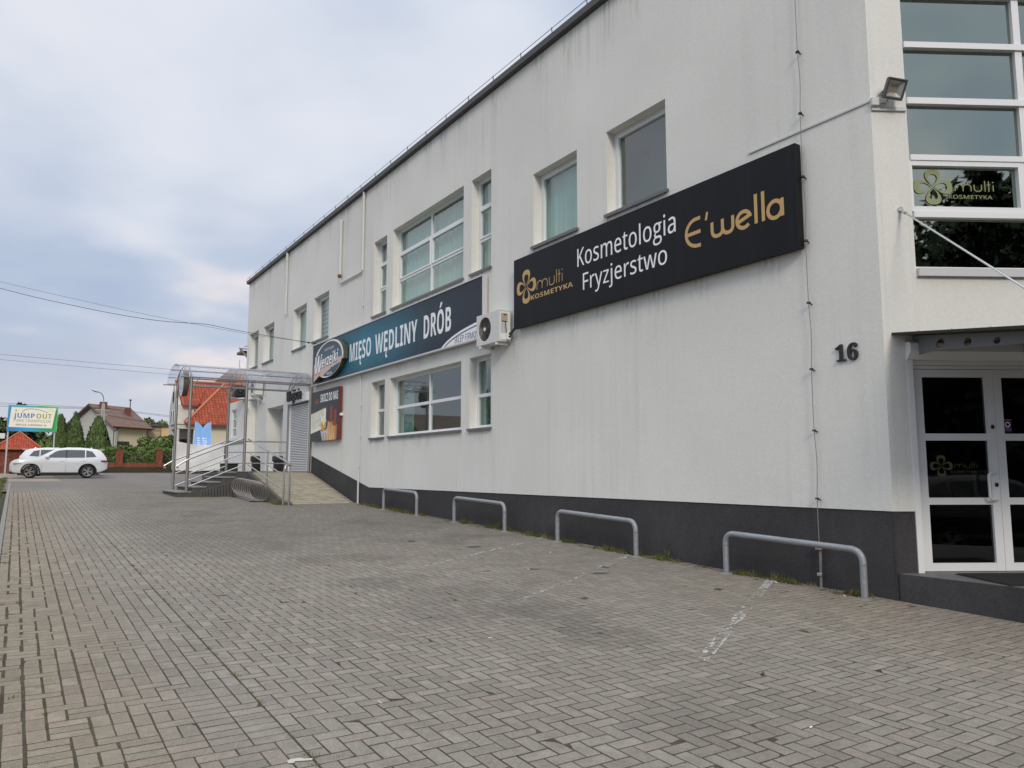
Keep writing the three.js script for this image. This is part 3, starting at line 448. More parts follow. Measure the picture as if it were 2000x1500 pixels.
// ---------- signs and fittings on the walls ----------
const serif = await new FontLoader().loadAsync('fonts/droid/droid_serif_bold.typeface.json');
const sansB = await new FontLoader().loadAsync('fonts/droid/droid_sans_bold.typeface.json');
function faceUV(g, x0, x1, y0, y1) { const p = g.attributes.position, uv = g.attributes.uv; for (let i = 0; i < p.count; i++) uv.setXY(i, (p.getX(i) - x0) / (x1 - x0), (p.getY(i) - y0) / (y1 - y0)); return g; }
const gold = '#c3a16a';
{ // salon sign board in two panels
  const tex = canvasTex(2048, 428, (g, w, h) => {
    g.fillStyle = '#101116'; g.fillRect(0, 0, w, h); const r = rng(3);
    for (let i = 0; i < 26; i++) { const x = r() * w; g.fillStyle = `rgba(70,72,80,${0.02 + r() * 0.05})`; g.fillRect(x, 0, 2 + r() * 30, h); }
    g.fillStyle = '#fff'; g.fillStyle = gold; g.strokeStyle = gold;
    T.flower(g, 0.067 * w, 0.447 * h, 0.25 * h * 0.97);
    T.multi(g, 0.122 * w, 0.545 * h, 0.125 * w, 0.185 * h, 5.5);
    g.font = 'bold 46px sans-serif'; g.save(); g.translate(0.087 * w, 0.662 * h); g.scale((0.204 * w) / g.measureText('KOSMETYKA').width, 0.85); g.fillText('KOSMETYKA', 0, 0); g.restore();
    g.fillStyle = '#f0f1f4'; const put = (s, x, y, wd, px) => { g.font = px + 'px sans-serif'; g.save(); g.translate(x * w, y * h); g.scale((wd * w) / g.measureText(s).width, 1); g.fillText(s, 0, 0); g.restore(); };
    put('Kosmetologia', 0.306, 0.432, 0.376, 140); put('Fryzjerstwo', 0.329, 0.755, 0.322, 128);
    // E'wella in round strokes
    g.strokeStyle = gold; g.lineWidth = 17; g.lineCap = 'butt'; const X = (f) => f * w, Y = (f) => f * h;
    g.beginPath(); g.ellipse(X(0.741), Y(0.52), X(0.032), Y(0.145), 0, -1.75, -Math.PI - 1.4, true); g.stroke();
    g.beginPath(); g.moveTo(X(0.733), Y(0.378)); g.lineTo(X(0.752), Y(0.375)); g.moveTo(X(0.733), Y(0.665)); g.lineTo(X(0.752), Y(0.67)); g.moveTo(X(0.710), Y(0.525)); g.lineTo(X(0.752), Y(0.52)); g.stroke();
    g.lineWidth = 13; g.beginPath(); g.moveTo(X(0.7725), Y(0.345)); g.lineTo(X(0.768), Y(0.43)); g.stroke(); g.lineWidth = 17;
    g.beginPath(); g.moveTo(X(0.785), Y(0.475)); g.lineTo(X(0.785), Y(0.57)); g.quadraticCurveTo(X(0.786), Y(0.635), X(0.800), Y(0.635)); g.quadraticCurveTo(X(0.814), Y(0.635), X(0.814), Y(0.57)); g.lineTo(X(0.814), Y(0.475)); g.moveTo(X(0.814), Y(0.56)); g.quadraticCurveTo(X(0.815), Y(0.635), X(0.829), Y(0.635)); g.quadraticCurveTo(X(0.842), Y(0.635), X(0.842), Y(0.57)); g.lineTo(X(0.842), Y(0.475)); g.stroke();
    g.beginPath(); g.ellipse(X(0.8705), Y(0.56), X(0.0175), Y(0.082), 0, -0.12, 0.75, true); g.moveTo(X(0.855), Y(0.575)); g.lineTo(X(0.889), Y(0.528)); g.stroke();
    g.beginPath(); g.moveTo(X(0.902), Y(0.345)); g.lineTo(X(0.902), Y(0.642)); g.moveTo(X(0.920), Y(0.345)); g.lineTo(X(0.920), Y(0.642)); g.stroke();
    g.beginPath(); g.ellipse(X(0.948), Y(0.565), X(0.0165), Y(0.082), 0, 0, 7); g.moveTo(X(0.9655), Y(0.475)); g.lineTo(X(0.9655), Y(0.65)); g.stroke();
  });
  const t = thing('salon_sign', 'long black sign board with gold flower logo and white beauty salon lettering', 'sign'), s0 = -12.91, s1 = -6.12, y0 = 2.872, y1 = 4.285, seam = s0 + 0.491 * (s1 - s0);
  const face = phy(1, 0.5, { map: tex, specularIntensity: 0.45 }), side = phy([0.008, 0.008, 0.01], 0.5, { specularIntensity: 0.5 });
  for (const [a, b] of [[s0, seam - 0.003], [seam + 0.003, s1]]) { const p = obj('panel', on(FAC, faceUV(new THREE.PlaneGeometry(b - a, y1 - y0).translate((a + b) / 2, (y0 + y1) / 2, 0.142), s0, s1, y0, y1)), face, t); obj('panel_back', on(FAC, rbox(a, b, y0, y1, 0.03, 0.14, 0.004)), side, p); }
  obj('bracket', on(FAC, [-12.6, -10.6, -8.6, -6.5].map((z) => box(z, z + 0.05, y0 + 0.1, y1 - 0.1, 0.001, 0.03))), M.black, t); settle(t);
}
{ // butcher's sign: graded blue board with condensed white lettering, oval logo box in front of its left end
  const tex = canvasTex(2048, 256, (g, w, h) => {
    const q = g.createLinearGradient(0, 0, w, 0); q.addColorStop(0, '#23262f'); q.addColorStop(0.14, '#22505f'); q.addColorStop(0.4, '#217a92'); q.addColorStop(0.6, '#1f6478'); q.addColorStop(0.78, '#232d3a'); q.addColorStop(1, '#252630'); g.fillStyle = q; g.fillRect(0, 0, w, h);
    const v = g.createLinearGradient(0, 0, 0, h); v.addColorStop(0, 'rgba(15,25,35,.35)'); v.addColorStop(0.5, 'rgba(40,110,130,.10)'); v.addColorStop(1, 'rgba(15,25,35,.35)'); g.fillStyle = v; g.fillRect(0, 0, w, h);
    const r = rng(9); for (let i = 0; i < 60; i++) { g.fillStyle = `rgba(10,14,18,${r() * 0.10})`; g.fillRect(r() * w, h * (0.4 + r() * 0.3), 2 + r() * 7, h); }
    for (const f of [0.362, 0.708]) { g.fillStyle = 'rgba(5,8,10,.8)'; g.fillRect(f * w, 0, 3, h); }
    g.fillStyle = '#eef0f2'; const put = (s, x0, x1, yb, px) => { g.font = 'bold ' + px + 'px sans-serif'; g.save(); g.translate(x0 * w, yb * h); g.scale(((x1 - x0) * w) / g.measureText(s).width, 1); g.fillText(s, 0, 0); g.restore(); };
    put('MIĘSO', 0.299, 0.452, 0.70, 136); put('WĘDLINY', 0.476, 0.713, 0.71, 142); put('DRÓB', 0.741, 0.873, 0.715, 148);
    g.fillStyle = '#e9ebee'; g.beginPath(); g.moveTo(0.822 * w, h); g.quadraticCurveTo(0.86 * w, 0.77 * h, w, 0.70 * h); g.lineTo(w, h); g.fill(); g.strokeStyle = '#3b4652'; g.lineWidth = 5; g.beginPath(); g.moveTo(0.838 * w, h); g.quadraticCurveTo(0.87 * w, 0.82 * h, w, 0.755 * h); g.stroke();
    g.fillStyle = '#232733'; g.font = '34px sans-serif'; g.save(); g.translate(0.885 * w, 0.955 * h); g.scale(0.88, 1.15); g.fillText('SKLEP FIRMOWY', 0, 0); g.restore();
  });
  const t = thing('butcher_sign', 'long blue sign board with white lettering for meat, cold cuts and poultry', 'sign'), s0 = -25.62, s1 = -14.15, y0 = 2.865, y1 = 4.28, al = std([0.6, 0.6, 0.6], 0.4, { metalness: 0.4 });
  const cuts = [s0 + 0.03, s0 + 0.362 * (s1 - s0), s0 + 0.708 * (s1 - s0), s1 - 0.03], face = phy(1, 0.42, { map: tex, specularIntensity: 0.5 });
  for (let i = 0; i < 3; i++) obj('panel', on(FAC, faceUV(new THREE.PlaneGeometry(cuts[i + 1] - cuts[i] - 0.006, y1 - y0 - 0.07).translate((cuts[i] + cuts[i + 1]) / 2, (y0 + y1) / 2, 0.128), s0, s1, y0, y1)), face, t);
  obj('box', on(FAC, box(s0 + 0.012, s1 - 0.012, y0 + 0.012, y1 - 0.012, 0.02, 0.122)), std([0.35, 0.34, 0.30], 0.6), t);
  obj('frame', on(FAC, [box(s0, s1, y0, y0 + 0.04, 0.025, 0.145), box(s0, s1, y1 - 0.03, y1, 0.025, 0.145), box(s0, s0 + 0.03, y0 + 0.04, y1 - 0.03, 0.025, 0.145), box(s1 - 0.03, s1, y0 + 0.04, y1 - 0.03, 0.025, 0.145)]), al, t); settle(t);

  const L = thing('logo_box', 'oval light box with white script logo hung before the blue sign', 'sign'), a = -24.95, b = -22.3, c = 2.95, d = 4.17;
  const ltex = canvasTex(1024, 512, (g, w, h) => {
    g.fillStyle = '#20262c'; g.fillRect(0, 0, w, h);
    g.fillStyle = '#dfe2e4'; g.beginPath(); g.ellipse(w * 0.52, h * 0.5, w * 0.475, h * 0.5, 0, 0, 7); g.fill();
    const q = g.createLinearGradient(0, h * 0.1, 0, h); q.addColorStop(0, '#1d2730'); q.addColorStop(0.4, '#2c5f73'); q.addColorStop(1, '#1d2831'); g.fillStyle = q; g.beginPath(); g.ellipse(w * 0.52, h * 0.5, w * 0.43, h * 0.435, 0, 0, 7); g.fill();
    g.fillStyle = '#cfdde2'; g.font = '46px sans-serif'; g.textAlign = 'center'; g.fillText('ZAKŁAD MIĘSNY', w * 0.53, h * 0.27);
    g.save(); g.translate(w * 0.5, h * 0.60); g.rotate(-0.035); g.fillStyle = '#c9b2a6'; g.beginPath(); g.moveTo(-w * 0.5, -h * 0.1); g.lineTo(w * 0.5, -h * 0.03); g.lineTo(w * 0.5, h * 0.09); g.quadraticCurveTo(0, h * 0.12, -w * 0.36, h * 0.42); g.lineTo(-w * 0.5, h * 0.42); g.fill();
    g.lineJoin = 'round'; let x = -w * 0.485; for (const [i, ch] of [...'Wierzejki'].entries()) { const px = i ? 205 - Math.abs(i - 4) * 2 : 330; g.font = `italic bold ${px}px sans-serif`; g.textAlign = 'left'; const m = g.measureText(ch).width * 0.83; g.save(); g.translate(x, i ? 34 - i * 2 : 84); g.scale(0.82, 1); g.lineWidth = 24; g.strokeStyle = '#15181c'; g.strokeText(ch, 0, 0); g.fillStyle = '#f4f4f4'; g.fillText(ch, 0, 0); g.restore(); x += m * (i ? 1.0 : 0.86) + 1; } g.restore();
    g.fillStyle = '#dfe6ea'; g.font = 'bold 44px sans-serif'; g.textAlign = 'center'; g.fillText('ROK ZAŁ.', w * 0.56, h * 0.9);
  });
  const sh = new THREE.Shape(); const cx = (a + b) / 2, cy = (c + d) / 2, rx = (b - a) / 2, ry = (d - c) / 2;
  // oval with the banner's ends standing out at both sides
  sh.moveTo(cx - rx * 1.02, cy - ry * 1.02); sh.lineTo(cx - rx * 1.04, cy + ry * 0.28); sh.lineTo(cx - rx * 0.9, cy + ry * 0.34); sh.bezierCurveTo(cx - rx * 0.72, cy + ry * 1.02, cx + rx * 0.62, cy + ry * 1.3, cx + rx * 0.94, cy + ry * 0.42); sh.lineTo(cx + rx * 1.04, cy + ry * 0.42); sh.lineTo(cx + rx * 1.04, cy - ry * 0.22); sh.lineTo(cx + rx * 0.93, cy - ry * 0.22); sh.bezierCurveTo(cx + rx * 0.8, cy - ry * 0.9, cx - rx * 0.2, cy - ry * 1.18, cx - rx * 0.6, cy - ry * 0.75); sh.lineTo(cx - rx * 1.02, cy - ry * 1.02);
  obj('casing', on(FAC, ext(sh, 0.135).translate(0, 0, 0.15)), std([0.085, 0.075, 0.035], 0.5), L);
  const fg = new THREE.ShapeGeometry(sh, 24).translate(0, 0, 0.288); faceUV(fg, cx - rx * 1.05, cx + rx * 1.05, cy - ry * 1.04, cy + ry * 1.04);
  obj('face', on(FAC, fg), std(1, 0.4, { map: ltex }), L); settle(L);
}
{ // food poster in a red box frame
  const tex = canvasTex(640, 420, (g, w, h) => {
    g.fillStyle = '#2d3336'; g.fillRect(0, 0, w, h);
    g.fillStyle = '#efedd8'; g.beginPath(); g.moveTo(0, h * 0.44); g.lineTo(w * 0.56, h * 0.36); g.lineTo(w * 0.56, h * 0.75); g.lineTo(0, h * 0.84); g.fill();
    g.fillStyle = '#f4f4f0'; g.save(); g.translate(w * 0.34, h * 0.235); g.scale(0.95, 1.5); g.font = 'bold 62px sans-serif'; g.fillText('SKOCZ DO NAS', 0, 0, w * 0.66); g.restore();
    g.strokeStyle = '#a4a49c'; g.lineWidth = 4; g.font = 'bold 84px sans-serif'; g.save(); g.transform(1, -0.14, 0, 1, 0, 0); g.strokeText('HOT DOGI', w * 0.04, h * 0.60, w * 0.44); g.strokeText('FRYTKI', w * 0.04, h * 0.77, w * 0.34); g.restore();
    g.fillStyle = '#6d3a22'; g.beginPath(); g.ellipse(w * 0.2, h * 0.2, 46, 24, 0, 0, 7); g.fill(); g.strokeStyle = '#b05634'; g.lineWidth = 6; g.beginPath(); g.moveTo(w * 0.14, h * 0.25); g.quadraticCurveTo(w * 0.2, h * 0.18, w * 0.27, h * 0.23); g.stroke();
    const r = rng(5); for (let i = 0; i < 22; i++) { g.strokeStyle = ['#d9a441', '#e8bd62', '#b97f2c'][i % 3]; g.lineWidth = 10; g.beginPath(); g.moveTo(w * (0.44 + r() * 0.1), h * 0.84); g.lineTo(w * (0.36 + r() * 0.23), h * (0.60 + r() * 0.12)); g.stroke(); }
    g.fillStyle = '#c9ccce'; g.beginPath(); g.moveTo(w * 0.37, h * 0.78); g.lineTo(w * 0.44, h); g.lineTo(w * 0.57, h); g.lineTo(w * 0.63, h * 0.74); g.quadraticCurveTo(w * 0.5, h * 0.88, w * 0.37, h * 0.78); g.fill(); g.strokeStyle = '#2a2c2e'; g.lineWidth = 9; for (const k of [0.44, 0.5, 0.56]) { g.beginPath(); g.moveTo(w * k, h * 0.85); g.lineTo(w * (0.45 + (k - 0.44) * 0.8), h); g.stroke(); }
    for (const [x, y] of [[0.74, 0.34], [0.88, 0.42]]) { const q = g.createLinearGradient(w * (x - 0.05), 0, w * (x + 0.06), 0); q.addColorStop(0, '#5f1a10'); q.addColorStop(0.5, '#a94430'); q.addColorStop(1, '#601a10'); g.fillStyle = q; g.beginPath(); g.roundRect(w * (x - 0.048), h * y, w * 0.096, h * 0.34, 26); g.fill(); const b = g.createLinearGradient(w * (x - 0.12), 0, w * (x + 0.1), 0); b.addColorStop(0, '#e2b77c'); b.addColorStop(0.6, '#c98b45'); b.addColorStop(1, '#8a5526'); g.fillStyle = b; g.beginPath(); g.moveTo(w * (x - 0.1), h * (y + 0.28)); g.quadraticCurveTo(w * x, h * (y + 0.36), w * (x + 0.09), h * (y + 0.28)); g.lineTo(w * (x + 0.06), h); g.lineTo(w * (x - 0.16), h); g.fill(); g.strokeStyle = '#f0dcb8'; g.lineWidth = 8; g.beginPath(); g.moveTo(w * (x - 0.05), h * (y + 0.45)); g.lineTo(w * (x - 0.02), h); g.stroke(); }
  });
  const t = thing('poster_board', 'dark food poster with fries and hot dogs in a red box frame', 'poster'), a = -25.6, b = -22.95, c = 0.98, d = 2.64;
  obj('print', on(FAC, faceUV(new THREE.PlaneGeometry(b - a, d - c).translate((a + b) / 2, (c + d) / 2, 0.134), a, b, c, d)), std(1, 0.45, { map: tex }), t);
  obj('frame', on(FAC, [rbox(a, b, c, d, 0.03, 0.13, 0.012)]), std([0.16, 0.02, 0.022], 0.45), t); obj('fixing', on(FAC, [box(b + 0.001, b + 0.05, 1.72, 1.8, 0.002, 0.1)]), M.pvc, t); settle(t);
}
{ // house number and the black word above the shop door
  const t = thing('house_number', 'black raised house number sixteen beside the wall corner', 'house number');
  let x = -5.765; for (const ch of '16') { const g = new TextGeometry(ch, { font: serif, size: 0.205, depth: 0.02, curveSegments: 8, bevelEnabled: true, bevelSize: 0.003, bevelThickness: 0.003, bevelSegments: 1 }); g.computeBoundingBox(); obj('digit', on(FAC, g.translate(x, 1.345, 0.008)), M.black, t); x += g.boundingBox.max.x - g.boundingBox.min.x + 0.022; } settle(t);
  const e = thing('entrance_lettering', 'black cut out word on the shutter box over the shop door', 'sign');
  let s = -28.15; for (const ch of ['W', 'e', 'j', 's', 'c', 'i', 'e']) { const g = new TextGeometry(ch, { font: sansB, size: 0.36, depth: 0.05, curveSegments: 6 }); g.computeBoundingBox(); const w = g.boundingBox.max.x - g.boundingBox.min.x; g.scale(0.95, 1, 1); obj('letter', on(FAC, g.translate(s - g.boundingBox.min.x * 0.95, 2.52, 0.21)), M.black, e); s += w * 0.95 + 0.035; if (ch === 's') obj('accent', on(FAC, box(s - 0.2, s - 0.1, 2.84, 2.9, 0.21, 0.26)), M.black, e); } settle(e);
}
function airCon(name, label, Mx, s0, y0, w, h, n0, d, deep) { // outdoor unit: casing, round fan grille with blades, side cover, brackets
  const t = thing(name, label, 'air conditioner'), cas = std([0.62, 0.62, 0.60], 0.5), r = h * 0.40, fx = s0 + w * 0.36, fy = y0 + h * 0.5, n1 = n0 + d;
  const face = poly([[s0, y0], [s0 + w, y0], [s0 + w, y0 + h], [s0, y0 + h]]); const hole = new THREE.Path(); hole.absarc(fx, fy, r, 0, Math.PI * 2, true); face.holes.push(hole);
  obj('casing', on(Mx, [ext(face, 0.02, 0.006).translate(0, 0, n1 - 0.02), box(s0 + 0.002, s0 + w - 0.002, y0, y0 + 0.015, n0, n1 - 0.027), rbox(s0 - 0.006, s0 + w + 0.006, y0 + h - 0.02, y0 + h + 0.006, n0 - 0.005, n1 - 0.027, 0.006), box(s0, s0 + 0.014, y0 + 0.016, y0 + h - 0.021, n0, n1 - 0.027), box(s0 + w - 0.014, s0 + w, y0 + 0.016, y0 + h - 0.021, n0, n1 - 0.027), box(s0 + 0.015, s0 + w - 0.015, y0 + 0.016, y0 + h - 0.021, n0, n0 + 0.012), box(s0 + w * 0.73, s0 + w * 0.74, y0 + 0.03, y0 + h - 0.03, n0 + 0.02, n1 - 0.03)]), cas, t);
  const bl = []; for (let k = 0; k < 3; k++) { const g = new THREE.CircleGeometry(r * 0.92, 14, 0, 1.35).rotateY(0.28).rotateZ(k * 2.094); bl.push(g.translate(fx, fy, n1 - 0.07)); }
  obj('fan', on(Mx, [...bl, new THREE.CylinderGeometry(r * 0.22, r * 0.22, 0.05, 20).rotateX(Math.PI / 2).translate(fx, fy, n1 - 0.06)]), std([0.07, 0.06, 0.055], 0.6, { side: THREE.DoubleSide }), t);
  const gr = []; for (let k = 1; k < 9; k++) gr.push(new THREE.TorusGeometry(r * k / 8.2, 0.0032, 5, 40).translate(fx, fy, n1 - 0.008)); for (let k = 0; k < 12; k++) { const a = k * Math.PI / 6; gr.push(rod(V(fx + Math.cos(a) * r * 0.16, fy + Math.sin(a) * r * 0.16, n1 - 0.006), V(fx + Math.cos(a + 0.25) * r, fy + Math.sin(a + 0.25) * r, n1 - 0.006), 0.0036, 5)); }
  const gg = obj('fan_grille', on(Mx, gr), std([0.12, 0.115, 0.11], 0.6), t); obj('badge', on(Mx, new THREE.CylinderGeometry(r * 0.15, r * 0.15, 0.014, 24).rotateX(Math.PI / 2).translate(fx, fy, n1 + 0.002)), M.white, gg);
  obj('back', on(Mx, box(s0 + 0.016, s0 + w * 0.73 - 0.002, y0 + 0.017, y0 + h - 0.022, n0 + 0.013, n0 + 0.05)), M.black, t);
  for (const x of [s0 + 0.12, s0 + w - 0.14]) obj('bracket', on(Mx, [box(x, x + 0.04, y0 - 0.06, y0 - 0.02, 0.003, n1 + 0.02), box(x, x + 0.04, y0 - 0.36 * deep, y0 + 0.16, 0.001, 0.03), rod(V(x + 0.02, y0 - 0.33 * deep, 0.03), V(x + 0.02, y0 - 0.05, n1 - 0.05), 0.012, 6)]), M.white, t);
  return t;
}
{
  const t = airCon('air_conditioner', 'white outdoor air conditioner hung between the blue and the black sign boards', FAC, -14.1, 2.65, 0.92, 0.65, 0.05, 0.27, 0.15);
  obj('side_cover', on(FAC, [rbox(-13.18, -13.168, 2.68, 3.27, 0.065, 0.30, 0.004)]), M.white, t);
  obj('control_box', on(FAC, [rbox(-13.167, -13.13, 3.06, 3.23, 0.15, 0.29, 0.01)]), std([0.42, 0.36, 0.24], 0.6), t); obj('slot', on(FAC, box(-13.129, -13.125, 3.185, 3.205, 0.18, 0.25)), M.black, t);
  obj('cable', on(FAC, [tube([V(-13.14, 3.07, 0.2), V(-13.13, 2.95, 0.195), V(-13.13, 2.82, 0.17), V(-13.15, 2.76, 0.13)], 0.006, 20, 6)]), M.wire, t);
  obj('label_plate', on(FAC, [box(-13.167, -13.164, 2.82, 3.02, 0.14, 0.29)]), std([0.5, 0.51, 0.55], 0.6), t);
  for (const k of [0, 1]) obj('coolant_pipe', on(FAC, [tube([V(-13.16, 2.73 + k * 0.07, 0.13), V(-13.09, 2.75 + k * 0.06, 0.12), V(-13.03, 2.85 + k * 0.03, 0.08), V(-12.99, 2.91 + k * 0.03, 0.02), V(-12.98, 2.92 + k * 0.03, -0.02)], 0.018, 24, 8)]), M.dark, t); obj('valve', on(FAC, [rbox(-13.166, -13.11, 2.68, 2.82, 0.08, 0.18, 0.012)]), M.white, t);
  settle(t);
  settle(airCon('air_conditioner', 'small white outdoor air conditioner above the shop canopy near the far end', FAC, -32.85, 3.12, 0.85, 0.66, 0.1, 0.3, 0.9));
}
{ // floodlight at the corner
  const t = thing('floodlight', 'grey square floodlight on a small arm at the wall corner', 'floodlight');
  obj('junction_box', on(FRO, [rbox(-0.015, 0.075, 4.40, 4.505, 0.006, 0.07, 0.008), new THREE.CylinderGeometry(0.006, 0.006, 0.006, 8).rotateX(Math.PI / 2).translate(0.03, 4.45, 0.072)]), M.plasticPipe, t);
  obj('arm', on(FRO, [rod(V(0.05, 4.505, 0.04), V(0.13, 4.585, 0.10), 0.012, 8), rod(V(0.06, 4.5, 0.055), V(0.14, 4.545, 0.10), 0.009, 8), rod(V(0.06, 4.42, 0.03), V(0.16, 4.44, 0.03), 0.012, 8), tube([V(0.075, 4.42, 0.05), V(0.13, 4.40, 0.08), V(0.16, 4.46, 0.11)], 0.007, 16, 6)]), M.satin, t);
  const head = new THREE.Matrix4().makeRotationFromEuler(new THREE.Euler(0.40, -0.12, -0.20, 'YXZ')).setPosition(0.215, 4.555, 0.17), HF = FRO.clone().multiply(head);
  const casing = obj('housing', on(HF, [rbox(-0.115, 0.115, 0.095, 0.12, -0.03, 0.035, 0.008), rbox(-0.115, 0.115, -0.12, -0.095, -0.03, 0.035, 0.008), rbox(-0.115, -0.09, -0.095, 0.095, -0.03, 0.034, 0.006), rbox(0.09, 0.115, -0.095, 0.095, -0.03, 0.034, 0.006), rbox(-0.11, 0.11, -0.115, 0.115, -0.06, -0.031, 0.008), ...[-0.08, -0.05, -0.02, 0.01, 0.04, 0.07].map((x) => box(x, x + 0.008, -0.1, 0.1, -0.085, -0.061))]), std([0.09, 0.085, 0.085], 0.5, { metalness: 0.3 }), t);
  const q = (a, b, c, d) => { const g = new THREE.BufferGeometry(); g.setAttribute('position', new THREE.Float32BufferAttribute([...a, ...b, ...c, ...a, ...c, ...d], 3)); g.setAttribute('uv', new THREE.Float32BufferAttribute(new Array(12).fill(0), 2)); g.computeVertexNormals(); return g; }, o = 0.09, i = 0.042;
  obj('reflector', on(HF, [q([-o, -o, 0.02], [o, -o, 0.02], [i, -i, -0.02], [-i, -i, -0.02]), q([o, -o, 0.02], [o, o, 0.02], [i, i, -0.02], [i, -i, -0.02]), q([o, o, 0.02], [-o, o, 0.02], [-i, i, -0.02], [i, i, -0.02]), q([-o, o, 0.02], [-o, -o, 0.02], [-i, -i, -0.02], [-i, i, -0.02])]), std([0.55, 0.56, 0.52], 0.35, { metalness: 0.6, side: THREE.DoubleSide }), t);
  obj('led_plate', on(HF, box(-i, i, -i, i, -0.026, -0.021)), std([0.35, 0.30, 0.24], 0.5), t);
  obj('lens', on(HF, new THREE.PlaneGeometry(0.18, 0.19).translate(0, 0, 0.024)), phy(0.92, 0.05, { transmission: 1, thickness: 0 }), t); settle(t);
}
{ // steel and sheet canopy over the salon door, hung from tie rods
  const t = thing('door_canopy', 'grey steel canopy with perforated bracket plates over the salon door', 'canopy');
  const Y = (k) => 1.59 - 0.15 * k, D = 2.6;
  const sh = poly([[0, Y(0)], [D, Y(D)], [D, Y(D) + 0.03], [0, Y(0) + 0.03]]);
  const side = (s) => new THREE.Matrix4().makeBasis(V(NX, 0, NZ), V(0, 1, 0), V(-UX, 0, -UZ)).setPosition(CX + UX * s, 0, CZ + UZ * s);
  obj('roof_sheet', ext(sh, 3.0).applyMatrix4(side(3.1)), std([0.20, 0.16, 0.12], 0.75, { map: rep(T.soil, 0.7) }), t);
  for (const s of [0.36, 1.62, 2.85]) { const pl = poly([[0.12, Y(0) - 0.25], [0.42, Y(0) - 0.245], [D - 0.05, Y(D) - 0.09], [D - 0.05, Y(D) - 0.006], [0.003, Y(0) - 0.006], [0.003, Y(0) - 0.08], [0.12, Y(0) - 0.08]]);
    for (const [k, r] of [[0.53, 0.05], [1.0, 0.042], [1.45, 0.034], [1.88, 0.028]]) { const h = new THREE.Path(); h.absellipse(k, Y(k) - 0.115 + k * 0.018, r * 1.5, r * 1.05, 0, 7, true); pl.holes.push(h); }
    obj('bracket_plate', ext(pl, 0.012).applyMatrix4(side(s)), std([0.17, 0.175, 0.185], 0.6, { metalness: 0.25 }), t); }
  for (const s of [0.29, 2.9]) { const a = pt(FRO, s, 3.12, 0.0), b = pt(FRO, s + 0.02, Y(2.5) + 0.06, 2.5); obj('tie_rod', [rod(a, b, 0.011, 10), rod(a, a.clone().lerp(b, 0.045), 0.017, 10), rod(pt(FRO, s, 3.12, -0.01), pt(FRO, s, 3.12, 0.02), 0.032, 12)], M.steel, t); }
  obj('screw', [0.35, 0.95, 1.55, 2.15].map((k) => new THREE.SphereGeometry(0.012, 8, 6).translate(...pt(FRO, 0.22, Y(k) + 0.036, k).toArray())), M.satin, t); settle(t);
}
{ // dark step before the salon door, with a ribbed mat
  const t = thing('entrance_step', 'dark grey rendered step slab before the salon door', 'step');
  const c1 = V(8.505, 0, -5.1), s = new THREE.Shape(); // outline seen from above (x, -z)
  s.moveTo(8.505, 5.09); s.lineTo(8.505, 1.2); s.lineTo(13.7, 1.2); s.lineTo(13.7, 2.35); s.lineTo(8.62, 5.28);
  obj('slab', ext(s, 1.0).rotateX(-Math.PI / 2).translate(0, -2.162, 0), M.plinth, t);
  const s2 = new THREE.Shape(); s2.moveTo(8.52, 5.06); s2.lineTo(8.515, 1.21); s2.lineTo(13.69, 1.21); s2.lineTo(13.69, 2.34); s2.lineTo(8.63, 5.27);
  obj('tread', ext(s2, 0.006).rotateX(-Math.PI / 2).translate(0, -1.1605, 0), std([0.24, 0.235, 0.23], 0.6, { map: rep(T.grain, 0.8) }), t);
  settle(t);
  const m = thing('door_mat', 'black ribbed rubber mat on the step before the salon door', 'door mat'); const ribs = []; for (let k = 0; k < 40; k++) ribs.push(box(0.62 + k * 0.031, 0.62 + k * 0.031 + 0.02, -1.145, -1.137, 0.16, 1.02)); obj('base', on(FRO, box(0.6, 1.88, -1.1535, -1.145, 0.14, 1.04)), M.rubber, m); obj('ribs', on(FRO, ribs), M.rubber, m); settle(m);
}
{ // bent steel hoops guarding the wall
  const make = (za, zb, label) => { const x = 8.26, t = thing('parking_hoop', label, 'barrier', 'grey steel hoops along the plinth'), r = 0.039, top = (z) => G(z) + 0.545;
    const ya = top(za), yb = top(zb), R = 0.16, A = V(x, ya, za), B = V(x, yb, zb), u = B.clone().sub(A).normalize();
    obj('post', [rod(V(x, G(za) - 0.08, za), V(x, ya - R - 0.01, za), r, 18)], M.galv, t); obj('post', [rod(V(x, G(zb) - 0.08, zb), V(x, yb - R - 0.01, zb), r, 18)], M.galv, t);
    const a1 = A.clone().addScaledVector(u, R), b1 = B.clone().addScaledVector(u, -R);
    const el = (p, q, s) => new THREE.TubeGeometry(new THREE.QuadraticBezierCurve3(p, q, s), 14, r, 18);
    obj('elbow', [el(V(x, ya - R, za), A, a1)], M.galv, t); obj('elbow', [el(V(x, yb - R, zb), B, b1)], M.galv, t);
    obj('rail', [rod(a1, b1, r, 18)], M.galv, t);
    obj('weld', [V(x, ya - R - 0.004, za), V(x, yb - R - 0.004, zb)].map((p) => new THREE.TorusGeometry(r, 0.0035, 6, 20).rotateX(Math.PI / 2).translate(p.x, p.y, p.z)), M.galv, t);
    obj('base_mortar', [[za], [zb]].map(([z]) => new THREE.CylinderGeometry(0.075, 0.1, 0.02, 12).translate(x, G(z) + 0.004, z)), M.concrete, t); settle(t); };
  make(-7.42, -5.38, 'grey steel hoop nearest the salon door'); make(-11.32, -9.24, 'second grey steel hoop from the salon door, with weeds at both feet'); make(-15.2, -13.1, 'third grey steel hoop from the salon door'); make(-19.1, -17.1, 'grey steel hoop farthest from the salon door, by the plinth bend');
}
